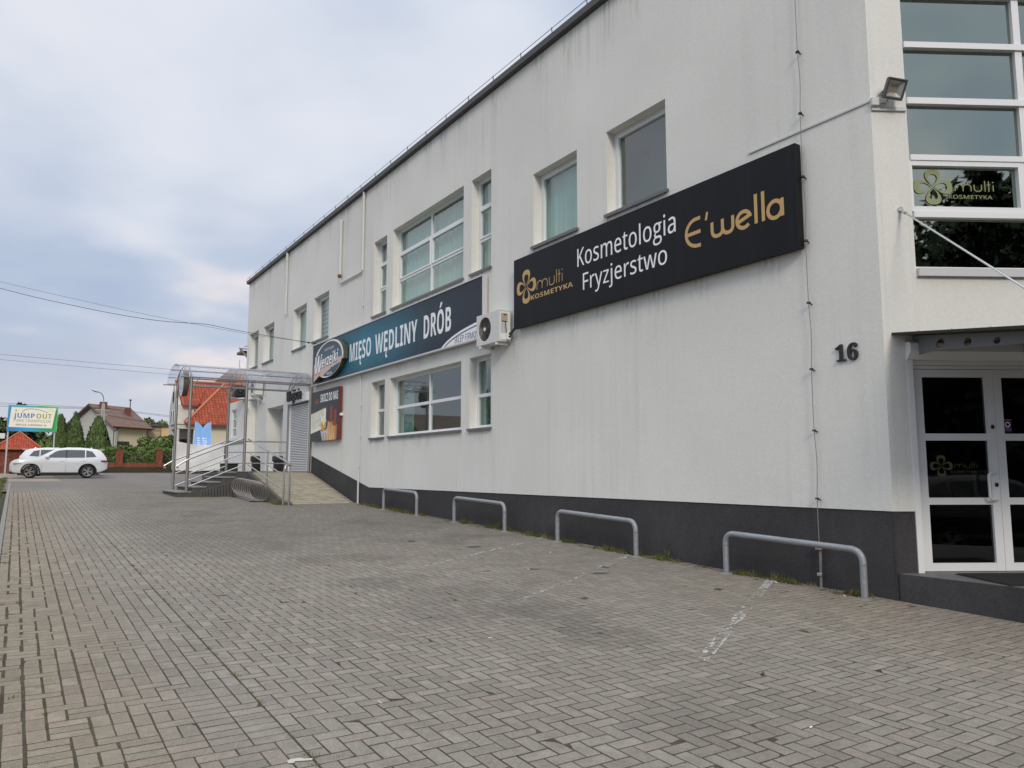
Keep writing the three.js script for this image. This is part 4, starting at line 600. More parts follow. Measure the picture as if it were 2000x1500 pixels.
{ // weeds and moss in the joint along the wall
  const blade = (r, h, w, lean) => { const a = r() * 6.28, dx = Math.cos(a), dz = Math.sin(a), p = [], n = 3; for (let i = 0; i < n; i++) { const t0 = i / n, t1 = (i + 1) / n, c = (t) => [dx * lean * t * t * h, h * t * (1 - 0.25 * t * lean), dz * lean * t * t * h], A = c(t0), B = c(t1), w0 = w * (1 - t0), w1 = w * (1 - t1), o = (P, ww, s) => [P[0] - dz * ww * s, P[1], P[2] + dx * ww * s]; p.push(...o(A, w0, 1), ...o(A, w0, -1), ...o(B, w1, 1), ...o(B, w1, 1), ...o(A, w0, -1), ...o(B, w1, -1)); } return p; };
  const tuft = (seed, n, h, w, spread, lean) => { const r = rng(seed), pos = []; for (let i = 0; i < n; i++) { const p = blade(r, h * (0.4 + 0.8 * r()), w * (0.6 + 0.8 * r()), lean * (0.3 + r())), ox = (r() - 0.5) * spread, oz = (r() - 0.5) * spread; for (let k = 0; k < p.length; k += 3) pos.push(p[k] + ox, p[k + 1], p[k + 2] + oz); } const g = new THREE.BufferGeometry(); g.setAttribute('position', new THREE.Float32BufferAttribute(pos, 3)); g.setAttribute('uv', new THREE.Float32BufferAttribute(new Array(pos.length / 3 * 2).fill(0), 2)); g.computeVertexNormals(); return g; };
  const r = rng(99), put = (name, g, n, place, cols, label, kind = 'stuff') => { const im = new THREE.InstancedMesh(g, std(1, 0.9, { side: THREE.DoubleSide }), n); im.name = numbered(name); im.userData.kind = kind; im.castShadow = true; for (let i = 0; i < n; i++) { const [x, z, s] = place(i); im.setMatrixAt(i, new THREE.Matrix4().compose(V(x, G(z) - 0.006, z), new THREE.Quaternion().setFromEuler(new THREE.Euler(0, r() * 6.28, 0)), V(s, s * (0.7 + 0.6 * r()), s))); const c = cols[Math.floor(r() * cols.length)], b = 0.7 + 0.6 * r(); im.setColorAt(i, new THREE.Color().setRGB(c[0] * b, c[1] * b, c[2] * b)); } scene.add(im); im.userData.label = label; im.userData.category = name.replace('_', ' '); return im; };
  const greens = [[0.09, 0.11, 0.022], [0.12, 0.115, 0.03], [0.17, 0.14, 0.05], [0.06, 0.09, 0.02]];
  const spots = [[-7.2, 0.2], [-6.65, 0.35], [-8.7, 0.18], [-9.35, 0.22], [-9.95, 0.3], [-11.2, 0.16], [-11.75, 0.45], [-12.35, 0.3], [-13.2, 0.2], [-13.9, 0.2], [-15.0, 0.25], [-17.3, 0.35], [-17.9, 0.3], [-18.6, 0.3], [-19.4, 0.5], [-20.0, 0.6], [-20.5, 0.5], [-5.6, 0.15], [-8.9, 0.1]];
  put('weeds', tuft(1, 26, 0.10, 0.0045, 0.13, 0.8), 430, () => { const s = spots[Math.floor(r() * spots.length)]; return [8.46 - Math.abs(r() + r() - 1) * 0.2, s[0] + (r() + r() - 1) * s[1] * 1.3, 0.3 + r() * 0.75]; }, greens, 'green and dry weeds in the joint along the plinth');
  put('moss', tuft(2, 34, 0.022, 0.006, 0.11, 1.3), 420, () => [8.46 - Math.pow(r(), 2) * 0.22, -5.2 - r() * 16, 0.4 + r() * 0.8], [[0.10, 0.10, 0.03], [0.16, 0.13, 0.06], [0.07, 0.085, 0.02]], 'low moss and dry grass at the foot of the wall');
  put('verge_grass', tuft(3, 30, 0.2, 0.006, 0.3, 0.9), 900, () => [-0.32 - r() * r() * 2.2, -1 - r() * 47, 0.25 + r() * 0.5], greens, 'rough verge grass beyond the left kerb');
  put('joint_grass', tuft(4, 12, 0.035, 0.003, 0.06, 0.9), 260, () => { const k = r(); return k < 0.35 ? [1.4 + (r() - 0.5) * 0.03, -2 - r() * 12, 0.4 + r() * 0.6] : k < 0.6 ? [-0.05 + r() * 0.3, -4 - r() * 18, 0.5 + r() * 0.7] : [r() * 8, -2.5 - r() * 16, 0.25 + r() * 0.3]; }, greens, 'tiny grass sprouting in the block joints');
  put('ramp_weeds', tuft(5, 30, 0.16, 0.005, 0.2, 0.8), 90, (i) => i < 45 ? [6.15 + r() * 0.35, -21.4 - r() * 2.6, 0.4 + r() * 0.6] : i < 62 ? [6.2 + r() * 0.35, -21.2 - r() * 0.5, 0.3 + r() * 0.4] : [4.7 + r() * 1.5, -25.45 + r() * 0.15, 0.2 + r() * 0.4], greens, 'weeds around the foot of the ramp and bicycle stand');
  const plantB = tuft(7, 14, 0.3, 0.012, 0.05, 0.7);
  for (const [z, s, l] of [[-8.72, 0.75, 'small leafy weed by the plinth between the first and second hoops'], [-11.0, 0.5, 'small broad leafed weed by the far foot of the second hoop'], [-6.75, 0.5, 'thin pale weed by the plinth under the nearest hoop'], [-13.55, 0.7, 'sprawling weed by the near foot of the third hoop']]) { const m = obj('weed_plant', plantB, std([0.075, 0.105, 0.025], 0.85, { side: THREE.DoubleSide })); m.position.set(8.4, G(z), z); m.scale.setScalar(s); m.rotation.y = z; tag(m, l, 'weed', 'single weeds by the plinth'); }
}
{ // small litter
  const lf = new THREE.Shape(); lf.moveTo(-0.045, 0); lf.quadraticCurveTo(0, 0.028, 0.045, 0.004); lf.quadraticCurveTo(0, -0.026, -0.045, 0); const g = ext(lf, 0.004).rotateX(-Math.PI / 2), p = g.attributes.position; for (let i = 0; i < p.count; i++) p.setY(i, p.getY(i) + 6 * p.getX(i) ** 2 + 9 * p.getZ(i) ** 2); g.computeVertexNormals();
  const o = obj('dry_leaf', g, std([0.09, 0.04, 0.02], 0.8)); o.position.set(4.73, G(-3.93) + 0.004, -3.93); o.rotation.y = 0.5; tag(o, 'curled brown leaf lying on the blocks at lower right', 'leaf');
  const bits = [[3.55, -5.86, 0.02, 0.5, [0.75, 0.74, 0.72], 'white paper scrap near the middle of the yard'], [4.08, -3.05, 0.022, 0.46, [0.7, 0.7, 0.68], 'tiny white scrap at the bottom right of the yard'], [2.05, -4.75, 0.026, 0.35, [0.55, 0.5, 0.38], 'pale wood splinter right of the long seam'], [6.0, -8.9, 0.035, 0.9, [0.6, 0.5, 0.4], 'pale round scrap on the bay below the third hoop'], [8.25, -6.6, 0.05, 0.5, [0.7, 0.7, 0.66], 'white crumpled scrap beside the nearest bay line'], [7.3, -10.2, 0.03, 0.6, [0.62, 0.62, 0.6], 'small white scrap near the second hoop'], [8.2, -5.6, 0.045, 0.5, [0.6, 0.42, 0.36], 'reddish scrap at the near foot of the nearest hoop']];
  for (const [x, z, s, k, c, l] of bits) { const sh = poly([[-s, -s * k * 0.4], [s * 0.4, -s * k * 0.6], [s, s * k * 0.1], [s * 0.1, s * k * 0.5], [-s * 0.8, s * k * 0.45]]), b = obj('litter_scrap', ext(sh, 0.003).rotateX(-Math.PI / 2), std(c, 0.8)); b.position.set(x, G(z) + 0.005, z); b.rotation.set(0.08, x * 7, 0.06); tag(b, l, 'scrap'); }
  const pc = poly([[-0.06, -0.03], [-0.03, -0.034], [-0.026, -0.012], [0.06, -0.018], [0.064, 0.006], [0.02, 0.012], [0.0, 0.03], [-0.05, 0.022], [-0.064, 0.002]]), q = obj('paint_spill', ext(pc, 0.0016).rotateX(-Math.PI / 2), std([0.50, 0.47, 0.41], 0.85)); q.position.set(1.335, G(-4.1) + 0.0035, -4.1); q.rotation.y = -0.3; tag(q, 'cream paint patch on a block left of the seam', 'paint patch');
}

// ---------- shop entrance: landing, stairs, ramp, glazed canopy, railings ----------
const XL = 6.3, ZA = -25.9, ZB = -28.4;
{
  const t = thing('entrance_stairs', 'worn concrete stairs and landing leading to the shutter door', 'stairs');
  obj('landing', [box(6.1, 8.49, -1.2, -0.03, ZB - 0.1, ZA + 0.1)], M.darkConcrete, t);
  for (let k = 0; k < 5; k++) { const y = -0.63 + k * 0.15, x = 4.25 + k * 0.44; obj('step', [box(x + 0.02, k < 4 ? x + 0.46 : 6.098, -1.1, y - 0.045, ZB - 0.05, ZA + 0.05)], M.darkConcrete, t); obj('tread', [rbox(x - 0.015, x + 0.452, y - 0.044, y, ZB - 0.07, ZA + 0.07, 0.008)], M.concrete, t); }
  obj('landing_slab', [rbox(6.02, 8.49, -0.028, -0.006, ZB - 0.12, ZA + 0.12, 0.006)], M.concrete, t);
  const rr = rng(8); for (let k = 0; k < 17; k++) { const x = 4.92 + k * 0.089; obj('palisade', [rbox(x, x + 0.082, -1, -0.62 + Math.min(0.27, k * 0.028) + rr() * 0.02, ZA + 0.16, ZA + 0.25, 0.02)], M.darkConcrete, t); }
  settle(t);
  const r = thing('access_ramp', 'pale block paved ramp rising along the wall to the shop door', 'ramp');
  const pr = poly([[21.62, -1.3], [25.78, -1.3], [25.78, -0.03], [21.62, -0.945]]);     // profile over -z
  obj('bed', ext(pr, 8.485 - 6.46).applyMatrix4(new THREE.Matrix4().makeBasis(V(0, 0, -1), V(0, 1, 0), V(1, 0, 0)).setPosition(6.46, -0.012, 0)), std([0.11, 0.1, 0.075], 0.95), r);
  const P = [], rb = rng(31), sl = Math.atan2(0.915, 4.16); const pg = rbox(-0.097, 0.097, -0.03, 0, -0.0475, 0.0475, 0.005, 1);
  for (let j = 0; j < 42; j++) for (let i = 0; i < 10; i++) { const s = j * 0.1, x = 6.56 + i * 0.2 + (j % 2) * 0.1 - 0.03; if (x > 8.42) continue; P.push([x, s]); }
  const rm = [0, 1, 2, 3].map((k) => std([0.46 + k * 0.06, 0.415 + k * 0.053, 0.32 + k * 0.038], 0.95, { map: T.grain, bumpMap: T.grainBump, bumpScale: 0.003 }));
  P.slice(0, 300).forEach(([x, s], k) => { const m = new THREE.Mesh(pg, rm[Math.floor(rb() * 4)]); m.name = k ? 'paver_' + String(k).padStart(3, '0') : 'paver'; m.position.set(x, -0.945 + Math.sin(sl) * (s + 0.05) + 0.004 + rb() * 0.003, -21.62 - Math.cos(sl) * (s + 0.05)); m.rotation.x = sl; m.receiveShadow = true; r.add(m); });
  const im = new THREE.InstancedMesh(pg, rm[1], Math.max(1, P.length - 300)); im.name = 'pavers'; im.userData.kind = 'stuff'; P.slice(300).forEach(([x, s], k) => im.setMatrixAt(k, new THREE.Matrix4().compose(V(x, -0.945 + Math.sin(sl) * (s + 0.05) + 0.004, -21.62 - Math.cos(sl) * (s + 0.05)), new THREE.Quaternion().setFromEuler(new THREE.Euler(sl, 0, 0)), V(1, 1, 1)))); r.add(im);
  const kr = ext(poly([[21.4, -1.3], [25.78, -1.3], [25.78, -0.01], [21.6, -0.9], [21.4, -0.93]]), 0.09);
  obj('edge_kerb', [kr.applyMatrix4(new THREE.Matrix4().makeBasis(V(0, 0, -1), V(0, 1, 0), V(1, 0, 0)).setPosition(6.36, 0, 0)), box(6.46, 8.46, -1.2, -0.942, -21.6, -21.53)], M.darkConcrete, r);
}
{
  const t = thing('entrance_canopy', 'arched clear plastic canopy on steel posts over the shop stairs', 'canopy'), arch = (k, d = 0) => { const a = Math.PI * k; return [2.97 + Math.sin(a) * (0.5 + d), (ZA + ZB) / 2 + Math.cos(a) * (1.29 + d)]; };
  // curved sheets in four bays
  const xs = [4.22, 5.3, 6.28, 7.4, 8.49], clear = phy([0.86, 0.89, 0.95], 0.09, { transmission: 0.93, thickness: 0, ior: 1.5, side: THREE.DoubleSide });
  for (let b = 0; b < 4; b++) { const pos = [], uv = [], I = [], n = 28; for (let i = 0; i <= n; i++) { const [y, z] = arch(i / n, 0.03); for (const x of [xs[b] + 0.004, xs[b + 1] - 0.004]) { pos.push(x, y, z); uv.push(x, i / n); } if (i < n) I.push(2 * i, 2 * i + 1, 2 * i + 2, 2 * i + 1, 2 * i + 3, 2 * i + 2); } const g = new THREE.BufferGeometry(); g.setAttribute('position', new THREE.Float32BufferAttribute(pos, 3)); g.setAttribute('uv', new THREE.Float32BufferAttribute(uv, 2)); g.setIndex(I); g.computeVertexNormals(); obj('roof_sheet', g, clear, t); }
  const curve = (x, d, k0 = 0, k1 = 1) => { const p = []; for (let i = 0; i <= 24; i++) { const [y, z] = arch(lerp(k0, k1, i / 24), d); p.push(V(x, y, z)); } return p; };
  for (const x of [4.55, 6.28, 8.43]) {
    const g = [tube(curve(x, 0), 0.02, 40, 8)], low = []; for (let i = 0; i <= 24; i++) { const a = Math.PI * i / 24; low.push(V(x, 2.52 + Math.sin(a) * 0.66, (ZA + ZB) / 2 + Math.cos(a) * 1.2)); } g.push(tube(low, 0.018, 40, 8));
    for (let i = 1; i < 12; i++) { const [y, z] = arch(i / 12), a = Math.PI * (i + (i % 2 ? 0.5 : -0.5)) / 12; g.push(rod(V(x, y, z), V(x, 2.52 + Math.sin(a) * 0.66, (ZA + ZB) / 2 + Math.cos(a) * 1.2), 0.009, 6)); }
    obj('arch_truss', g, M.satin, t);
  }
  for (const k of [0, 0.14, 0.32, 0.5, 0.68, 0.86, 1]) { const [y, z] = arch(k, 0.0); obj('purlin', [rod(V(4.24, y, z), V(8.48, y, z), k === 0 || k === 1 ? 0.024 : 0.015, 8)], M.satin, t); }
  for (const z of [ZA, ZB]) { obj('tie_bar', [rod(V(z === ZB ? 4.1 : 4.55, 2.94 - (z === ZB ? 0 : 0.02), z), V(8.45, 2.94 - (z === ZB ? 0 : 0.02), z), 0.02, 8)], M.satin, t); for (const [x, y0] of [[4.56, -0.63], [6.28, -0.02], [8.43, -0.02]]) { const p = obj('post', [rod(V(x, y0, z), V(x, 2.96, z), 0.047, 16)], M.satin, t); obj('post_foot', [new THREE.CylinderGeometry(0.07, 0.07, 0.012, 16).translate(x, y0 + 0.006, z)], M.satin, p); } }
  for (const [x, s] of [[4.56, 1], [6.28, 1], [6.28, -1]]) for (const z of [ZA, ZB]) obj('brace', [rod(V(x, 2.66, z), V(x + 0.24 * s, 2.95, z), 0.012, 8)], M.satin, t);
  settle(t);
  const d = thing('round_sign', 'round sign box hung at the free end of the shop canopy', 'sign'); const face = canvasTex(256, 256, (g) => { g.fillStyle = '#c9ccd0'; g.fillRect(0, 0, 256, 256); g.strokeStyle = '#6d7684'; g.lineWidth = 10; g.beginPath(); g.arc(128, 128, 96, 0, 7); g.stroke(); g.lineWidth = 14; g.beginPath(); g.arc(128, 128, 56, 0.4, 5.2); g.stroke(); });
  const cz = -26.35, cy = 2.80; obj('casing', [new THREE.CylinderGeometry(0.42, 0.42, 0.16, 40).rotateZ(Math.PI / 2).translate(4.42, cy, cz)], std([0.09, 0.075, 0.06], 0.5), d); const f = new THREE.CircleGeometry(0.415, 40).rotateY(-Math.PI / 2).translate(4.337, cy, cz); obj('face', f, std(1, 0.45, { map: face }), d); obj('hanger', [rod(V(4.42, cy + 0.4, cz), V(4.42, 3.36, cz), 0.012, 8)], M.satin, d); settle(d);
}
{
  const rails = (t, A, B, drops, r = 0.021) => drops.forEach((d) => obj('bar', [rod(V(A.x, A.y - d, A.z), V(B.x, B.y - d, B.z), d ? 0.014 : r, 12)], M.steel, t));
  const f = thing('stair_handrail', 'steel handrail on the near side of the shop stairs', 'handrail', 'steel railings at the shop entrance'); const z = ZA + 0.03;
  obj('handrail', [bent([V(4.3, 0.1, z), V(4.2, 0.13, z), V(4.55, 0.36, z), V(6.22, 1.05, z)], 0.06, 0.027, 12)], M.steel, f); for (const d of [0.42, 0.82]) obj('bar', [rod(V(4.62, 0.34 - d, z), V(6.22, 1.0 - d, z), 0.02, 10)], M.steel, f); settle(f);
  const b = thing('stair_handrail', 'steel handrail on the far side of the shop stairs and landing', 'handrail', 'steel railings at the shop entrance'); const zb = ZB - 0.03;
  obj('handrail', [bent([V(4.32, 0.1, zb), V(4.2, 0.13, zb), V(4.55, 0.36, zb), V(6.24, 1.06, zb), V(8.4, 1.06, zb)], 0.06, 0.026, 12)], M.steel, b); for (const d of [0.42, 0.84]) { obj('bar', [rod(V(4.62, 0.34 - d, zb), V(6.24, 1.0 - d, zb), 0.02, 10)], M.steel, b); obj('bar', [rod(V(6.3, 1.06 - d * 0.93, zb), V(8.38, 1.06 - d * 0.93, zb), 0.02, 10)], M.steel, b); } settle(b);
  const p = thing('ramp_railing', 'steel railing running down the open side of the ramp', 'handrail', 'steel railings at the shop entrance'); const x = 6.38;
  const top = (zz) => lerp(1.05, 0.17, clamp((ZA - zz) / (ZA + 21.25)));
  obj('handrail', [bent([V(x, top(-25.85), -25.85), V(x + 0.06, top(-21.25), -21.25), V(x - 0.16, 0.15, -21.2), V(x - 0.16, -0.95, -21.2)], 0.08, 0.028, 12)], M.steel, p);
  for (const d of [0.42, 0.82]) obj('bar', [rod(V(x, top(-25.8) - d, -25.8), V(x + 0.05, top(-21.3) - d, -21.3), 0.02, 10)], M.steel, p);
  for (const [zz, yb] of [[-23.6, -0.55], [-21.3, -0.98]]) { const q = obj('post', [rod(V(x + 0.03, yb, zz), V(x + 0.03, top(zz), zz), 0.028, 12)], M.steel, p); obj('post_foot', [new THREE.CylinderGeometry(0.05, 0.05, 0.012, 12).translate(x + 0.03, yb + 0.008, zz)], M.steel, q); } settle(p);
}
{ // spiral bicycle stand
  const t = thing('bicycle_stand', 'steel spiral bicycle stand beside the ramp', 'bicycle rack'), A = V(6.0, G(-25.3) + 0.31, -25.2), B = V(5.98, G(-22.7) + 0.31, -22.75), turns = 10, d = B.clone().sub(A).normalize(), n1 = V(0.72, 0.06, 0.70).normalize(), n2 = V(-0.22, 0.975, 0).normalize();
  const pts = []; for (let i = 0; i <= turns * 36; i++) { const k = i / (turns * 36), a = k * turns * 2 * Math.PI, c = A.clone().lerp(B, k); pts.push(c.addScaledVector(n1, Math.cos(a) * 0.28).addScaledVector(n2, Math.sin(a) * 0.285)); }
  obj('spiral', [new THREE.TubeGeometry(new THREE.CatmullRomCurve3(pts), 620, 0.0125, 8)], M.satin, t);
  const base = (o) => [rod(V(A.x + o, A.y - 0.26, A.z - 0.05), V(B.x + o, B.y - 0.26, B.z + 0.1), 0.018, 8)];
  obj('base_bar', base(-0.16), M.steel, t); obj('base_bar', base(0.18), M.steel, t); for (const k of [0.03, 0.97]) { const c = A.clone().lerp(B, k); obj('foot', [box(c.x - 0.24, c.x + 0.26, c.y - 0.33, c.y - 0.27, c.z - 0.03, c.z + 0.03)], M.dark, t); } settle(t);
}
{ // things standing behind the landing
  const bin = (x, z, w, h, label) => { const t = thing('waste_bin', label, 'bin', 'black bins by the far door'); obj('body', [rbox(x - w / 2, x + w / 2, -0.03, h * 0.78, z - 0.17, z + 0.17, 0.03)], M.black, t); obj('lid', [rbox(x - w / 2 - 0.06, x + w / 2 - 0.02, h * 0.62, h, z - 0.15, z + 0.15, 0.04)], M.dark, t); settle(t); };
  const slab = thing('service_landing', 'low concrete platform behind the shop stairs along the wall', 'platform'); obj('slab', [box(6.4, 8.49, -1, -0.05, -33.1, ZB - 0.14)], M.darkConcrete, slab); obj('grating', [box(7.3, 8.1, -0.048, -0.02, -31.2, -29.2)], M.satin, slab); settle(slab);
  bin(7.62, -29.6, 0.26, 0.56, 'black bin with protruding lid left of the recessed door'); bin(8.3, -29.05, 0.3, 0.56, 'black bin standing right beside the recessed door');
  const c = thing('crate', 'dark green plastic box on the platform behind the stairs', 'crate'); obj('body', [rbox(6.75, 7.3, -0.05, 0.26, -31.6, -31, 0.02)], std([0.012, 0.028, 0.014], 0.6), c); obj('rim', [rbox(6.72, 7.33, 0.261, 0.3, -31.63, -30.97, 0.012)], std([0.02, 0.042, 0.022], 0.5), c); settle(c);
  const a = thing('entrance_annex', 'white projecting annex with narrow window at the far wall end', 'annex');
  const sh = poly([[-36.6, -0.9], [-33.3, -0.9], [-33.3, 3.0], [-36.6, 3.0]]), h = new THREE.Path(); h.moveTo(-36.0, 1.5); h.lineTo(-35.05, 1.5); h.lineTo(-35.05, 2.72); h.lineTo(-36.0, 2.72); sh.holes.push(h);
  const AM = FAC.clone().setPosition(8.1, 0, 0); obj('wall', [...on(AM, ext(sh, 0.2).translate(0, 0, -0.2)), box(8.105, 8.49, -0.9, 3.0, -33.5, -33.305), box(8.12, 12, -0.9, 3.0, -36.598, -36.4), box(8.1, 12, 3.002, 3.06, -36.65, -33.25)], M.wall, a);
  obj('flashing', on(AM, [box(-36.6, -33.4, 1.2, 1.36, 0.001, 0.06)]), std([0.3, 0.31, 0.32], 0.6), a); const dw = obj('door', on(AM, [box(-36.4, -34.95, -0.5, 1.12, 0.002, 0.03), box(-34.9, -33.5, -0.5, 1.12, 0.002, 0.03)]), M.white, a);
  const w = obj('window', on(AM, [box(-36.0, -35.94, 1.5, 2.72, -0.13, -0.07), box(-35.11, -35.05, 1.5, 2.72, -0.13, -0.07), ...[1.5, 1.87, 2.27, 2.66].map((y) => box(-35.94, -35.11, y, y + 0.06, -0.13, -0.072))]), M.pvc, a); for (const y of [1.56, 1.93, 2.33]) obj('pane', on(AM, new THREE.PlaneGeometry(0.82, 0.35).translate(-35.52, y + 0.17, -0.1)), phy([0.2, 0.26, 0.28], 0.03, { ior: 1.7 }), w); settle(a);
  const v = thing('ventilation_unit', 'black ventilation unit standing on top of the white annex', 'ventilation unit'); obj('casing', [rbox(7.62, 8.08, 3.1, 3.62, -34.0, -33.5, 0.05)], M.black, v); obj('fan', [new THREE.TorusGeometry(0.17, 0.03, 8, 28).translate(7.85, 3.37, -33.47), new THREE.CylinderGeometry(0.07, 0.07, 0.1, 16).rotateX(Math.PI / 2).translate(7.85, 3.37, -33.45)], M.dark, v); obj('stand', [box(7.55, 8.2, 3.06, 3.1, -33.95, -33.55), rod(V(7.5, 3.08, -33.6), V(8.3, 3.0, -33.2), 0.02, 8)], M.satin, v); settle(v);
  const dish = thing('satellite_dish', 'small white dish facing up beside the black ventilation unit', 'dish'); obj('dish', [new THREE.SphereGeometry(0.3, 24, 8, 0, 6.3, 0, 0.8).scale(1, 0.5, 1).translate(7.75, 2.86, -32.6)], std(0.7, 0.5, { side: THREE.DoubleSide }), dish); obj('arm', [rod(V(7.75, 2.95, -32.6), V(8.1, 2.9, -33.4), 0.015, 8)], M.satin, dish); settle(dish);
}

// ---------- vegetation ----------
function leafCloud(seed, n, place, size, cols, up = 0.5) {  // many leaf-sized faces, coloured one by one
  const r = rng(seed), pos = [], nor = [], col = [], uv = [];
  for (let i = 0; i < n; i++) {
    const [x, y, z, nx, ny, nz, s = 1] = place(r), a = r() * 6.283, w = size * (0.6 + 0.8 * r()) * s;
    let t = V(r() - 0.5, (r() - 0.5) + up, r() - 0.5).normalize(), m = V(nx + (r() - 0.5) * 1.4, ny + (r() - 0.5) * 1.4, nz + (r() - 0.5) * 1.4).normalize(); const b = t.clone().cross(m).normalize().multiplyScalar(w * 0.5); t.multiplyScalar(w);
    const c = cols[Math.floor(r() * cols.length)], k = 0.65 + 0.7 * r();
    const p = [V(x, y, z).sub(b).addScaledVector(t, -0.3), V(x, y, z).add(b).addScaledVector(t, -0.3), V(x, y, z).addScaledVector(t, 0.9)];
    const q = V(nx, ny, nz).lerp(m, 0.6).normalize();
    for (const v of p) { pos.push(v.x, v.y, v.z); nor.push(q.x, q.y, q.z); col.push(c[0] * k, c[1] * k, c[2] * k); uv.push(0, 0); }
  }
  const g = new THREE.BufferGeometry(); g.setAttribute('position', new THREE.Float32BufferAttribute(pos, 3)); g.setAttribute('normal', new THREE.Float32BufferAttribute(nor, 3)); g.setAttribute('color', new THREE.Float32BufferAttribute(col, 3)); g.setAttribute('uv', new THREE.Float32BufferAttribute(uv, 2)); return g;
}
const painted = (g, c) => { const n = g.attributes.position.count, a = new Float32Array(n * 3); for (let i = 0; i < n; i++) a.set(c, i * 3); g.setAttribute('color', new THREE.BufferAttribute(a, 3)); return g; };
const leafM = new THREE.MeshStandardMaterial({ color: 0xffffff, vertexColors: true, roughness: 0.85, side: THREE.DoubleSide });
const bark = std([0.10, 0.075, 0.055], 0.95);
const GREEN = [[0.062, 0.10, 0.022], [0.048, 0.080, 0.018], [0.085, 0.125, 0.030], [0.036, 0.058, 0.015]], HEDGE = [[0.075, 0.135, 0.025], [0.105, 0.17, 0.036], [0.055, 0.095, 0.02], [0.14, 0.19, 0.055]], DARKG = [[0.016, 0.030, 0.012], [0.024, 0.040, 0.016], [0.012, 0.022, 0.010]];
function thuja(label, x, z, h, r, seed, cols = GREEN, n = 5200, group = 'clipped conical evergreens in the gardens') {
  const t = thing('thuja', label, 'tree', group), y0 = G(z), rad = (k) => r * (k < 0.12 ? 0.82 + k * 1.5 : Math.pow(1 - k, 0.62) * 1.1) ;
  const lump = (a, k) => 1 + 0.22 * (fbm3(Math.cos(a) * 2.2 + seed, k * 9, Math.sin(a) * 2.2, 3, seed) - 0.5) + 0.12 * (noise3(Math.cos(a) * 6, k * 26, Math.sin(a) * 6 + seed, 7) - 0.5);
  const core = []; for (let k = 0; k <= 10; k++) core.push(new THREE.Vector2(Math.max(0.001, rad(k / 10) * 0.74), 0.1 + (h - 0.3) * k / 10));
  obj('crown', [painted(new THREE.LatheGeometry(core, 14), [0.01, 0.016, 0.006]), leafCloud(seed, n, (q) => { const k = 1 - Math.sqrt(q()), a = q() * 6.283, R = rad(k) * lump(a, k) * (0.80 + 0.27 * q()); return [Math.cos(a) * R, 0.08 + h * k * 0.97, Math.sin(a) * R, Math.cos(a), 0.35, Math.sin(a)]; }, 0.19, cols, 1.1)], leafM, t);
  obj('trunk', [rod(V(0, -0.1, 0), V(0, h * 0.5, 0), 0.08, 8, 0.05)], bark, t); t.position.set(x, y0, z); return t;
}
thuja('tall dark evergreen column behind the right half of the trampoline billboard', 2.72, -67, 4.4, 0.8, 21); thuja('tall evergreen column between the billboard and the cone shaped evergreen', 3.7, -67, 4.55, 0.84, 22); thuja('broad cone shaped evergreen before the brown roofed house', 5.2, -66.4, 4.3, 1.12, 23);
thuja('low bushy evergreen beside the red tiled kiosk roof', 1.55, -66, 2.2, 0.5, 24, HEDGE, 2400); thuja('low bright evergreen left of the dark evergreen column', 2.05, -66.5, 2.5, 0.48, 25, HEDGE, 2400); 
thuja('leftmost of three small clipped cones before the yellow house wall', 7.82, -78, 2.35, 0.38, 26, GREEN, 900); thuja('middle of three small clipped cones before the yellow house wall', 8.42, -78, 2.3, 0.3, 27, GREEN, 900); thuja('rightmost of three small clipped cones before the yellow house wall', 8.9, -78, 2.3, 0.36, 28, GREEN, 900);
function hedge(name, label, x0, x1, z0, z1, hf, seed, n, size, cols) {
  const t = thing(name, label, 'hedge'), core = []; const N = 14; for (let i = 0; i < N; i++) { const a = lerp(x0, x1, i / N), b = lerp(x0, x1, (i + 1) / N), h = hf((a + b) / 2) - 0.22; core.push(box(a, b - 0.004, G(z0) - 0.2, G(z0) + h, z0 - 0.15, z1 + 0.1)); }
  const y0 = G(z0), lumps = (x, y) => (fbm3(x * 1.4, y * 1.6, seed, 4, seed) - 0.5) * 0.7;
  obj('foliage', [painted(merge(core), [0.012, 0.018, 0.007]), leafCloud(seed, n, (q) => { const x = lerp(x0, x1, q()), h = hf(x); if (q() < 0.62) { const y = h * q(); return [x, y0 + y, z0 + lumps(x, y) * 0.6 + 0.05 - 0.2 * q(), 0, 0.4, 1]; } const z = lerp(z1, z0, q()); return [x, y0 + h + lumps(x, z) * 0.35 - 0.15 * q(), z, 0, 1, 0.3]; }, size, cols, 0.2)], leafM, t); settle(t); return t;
}
hedge('hedge', 'dense green creeper hedge growing over the brick fence', 1.2, 10.2, -62.7, -63.9, (x) => 1.45 + 0.35 * fbm3(x * 0.8, 2, 1, 3, 5) + 0.2 * sstep(5.2, 6.5, x), 33, 9500, 0.17, HEDGE);
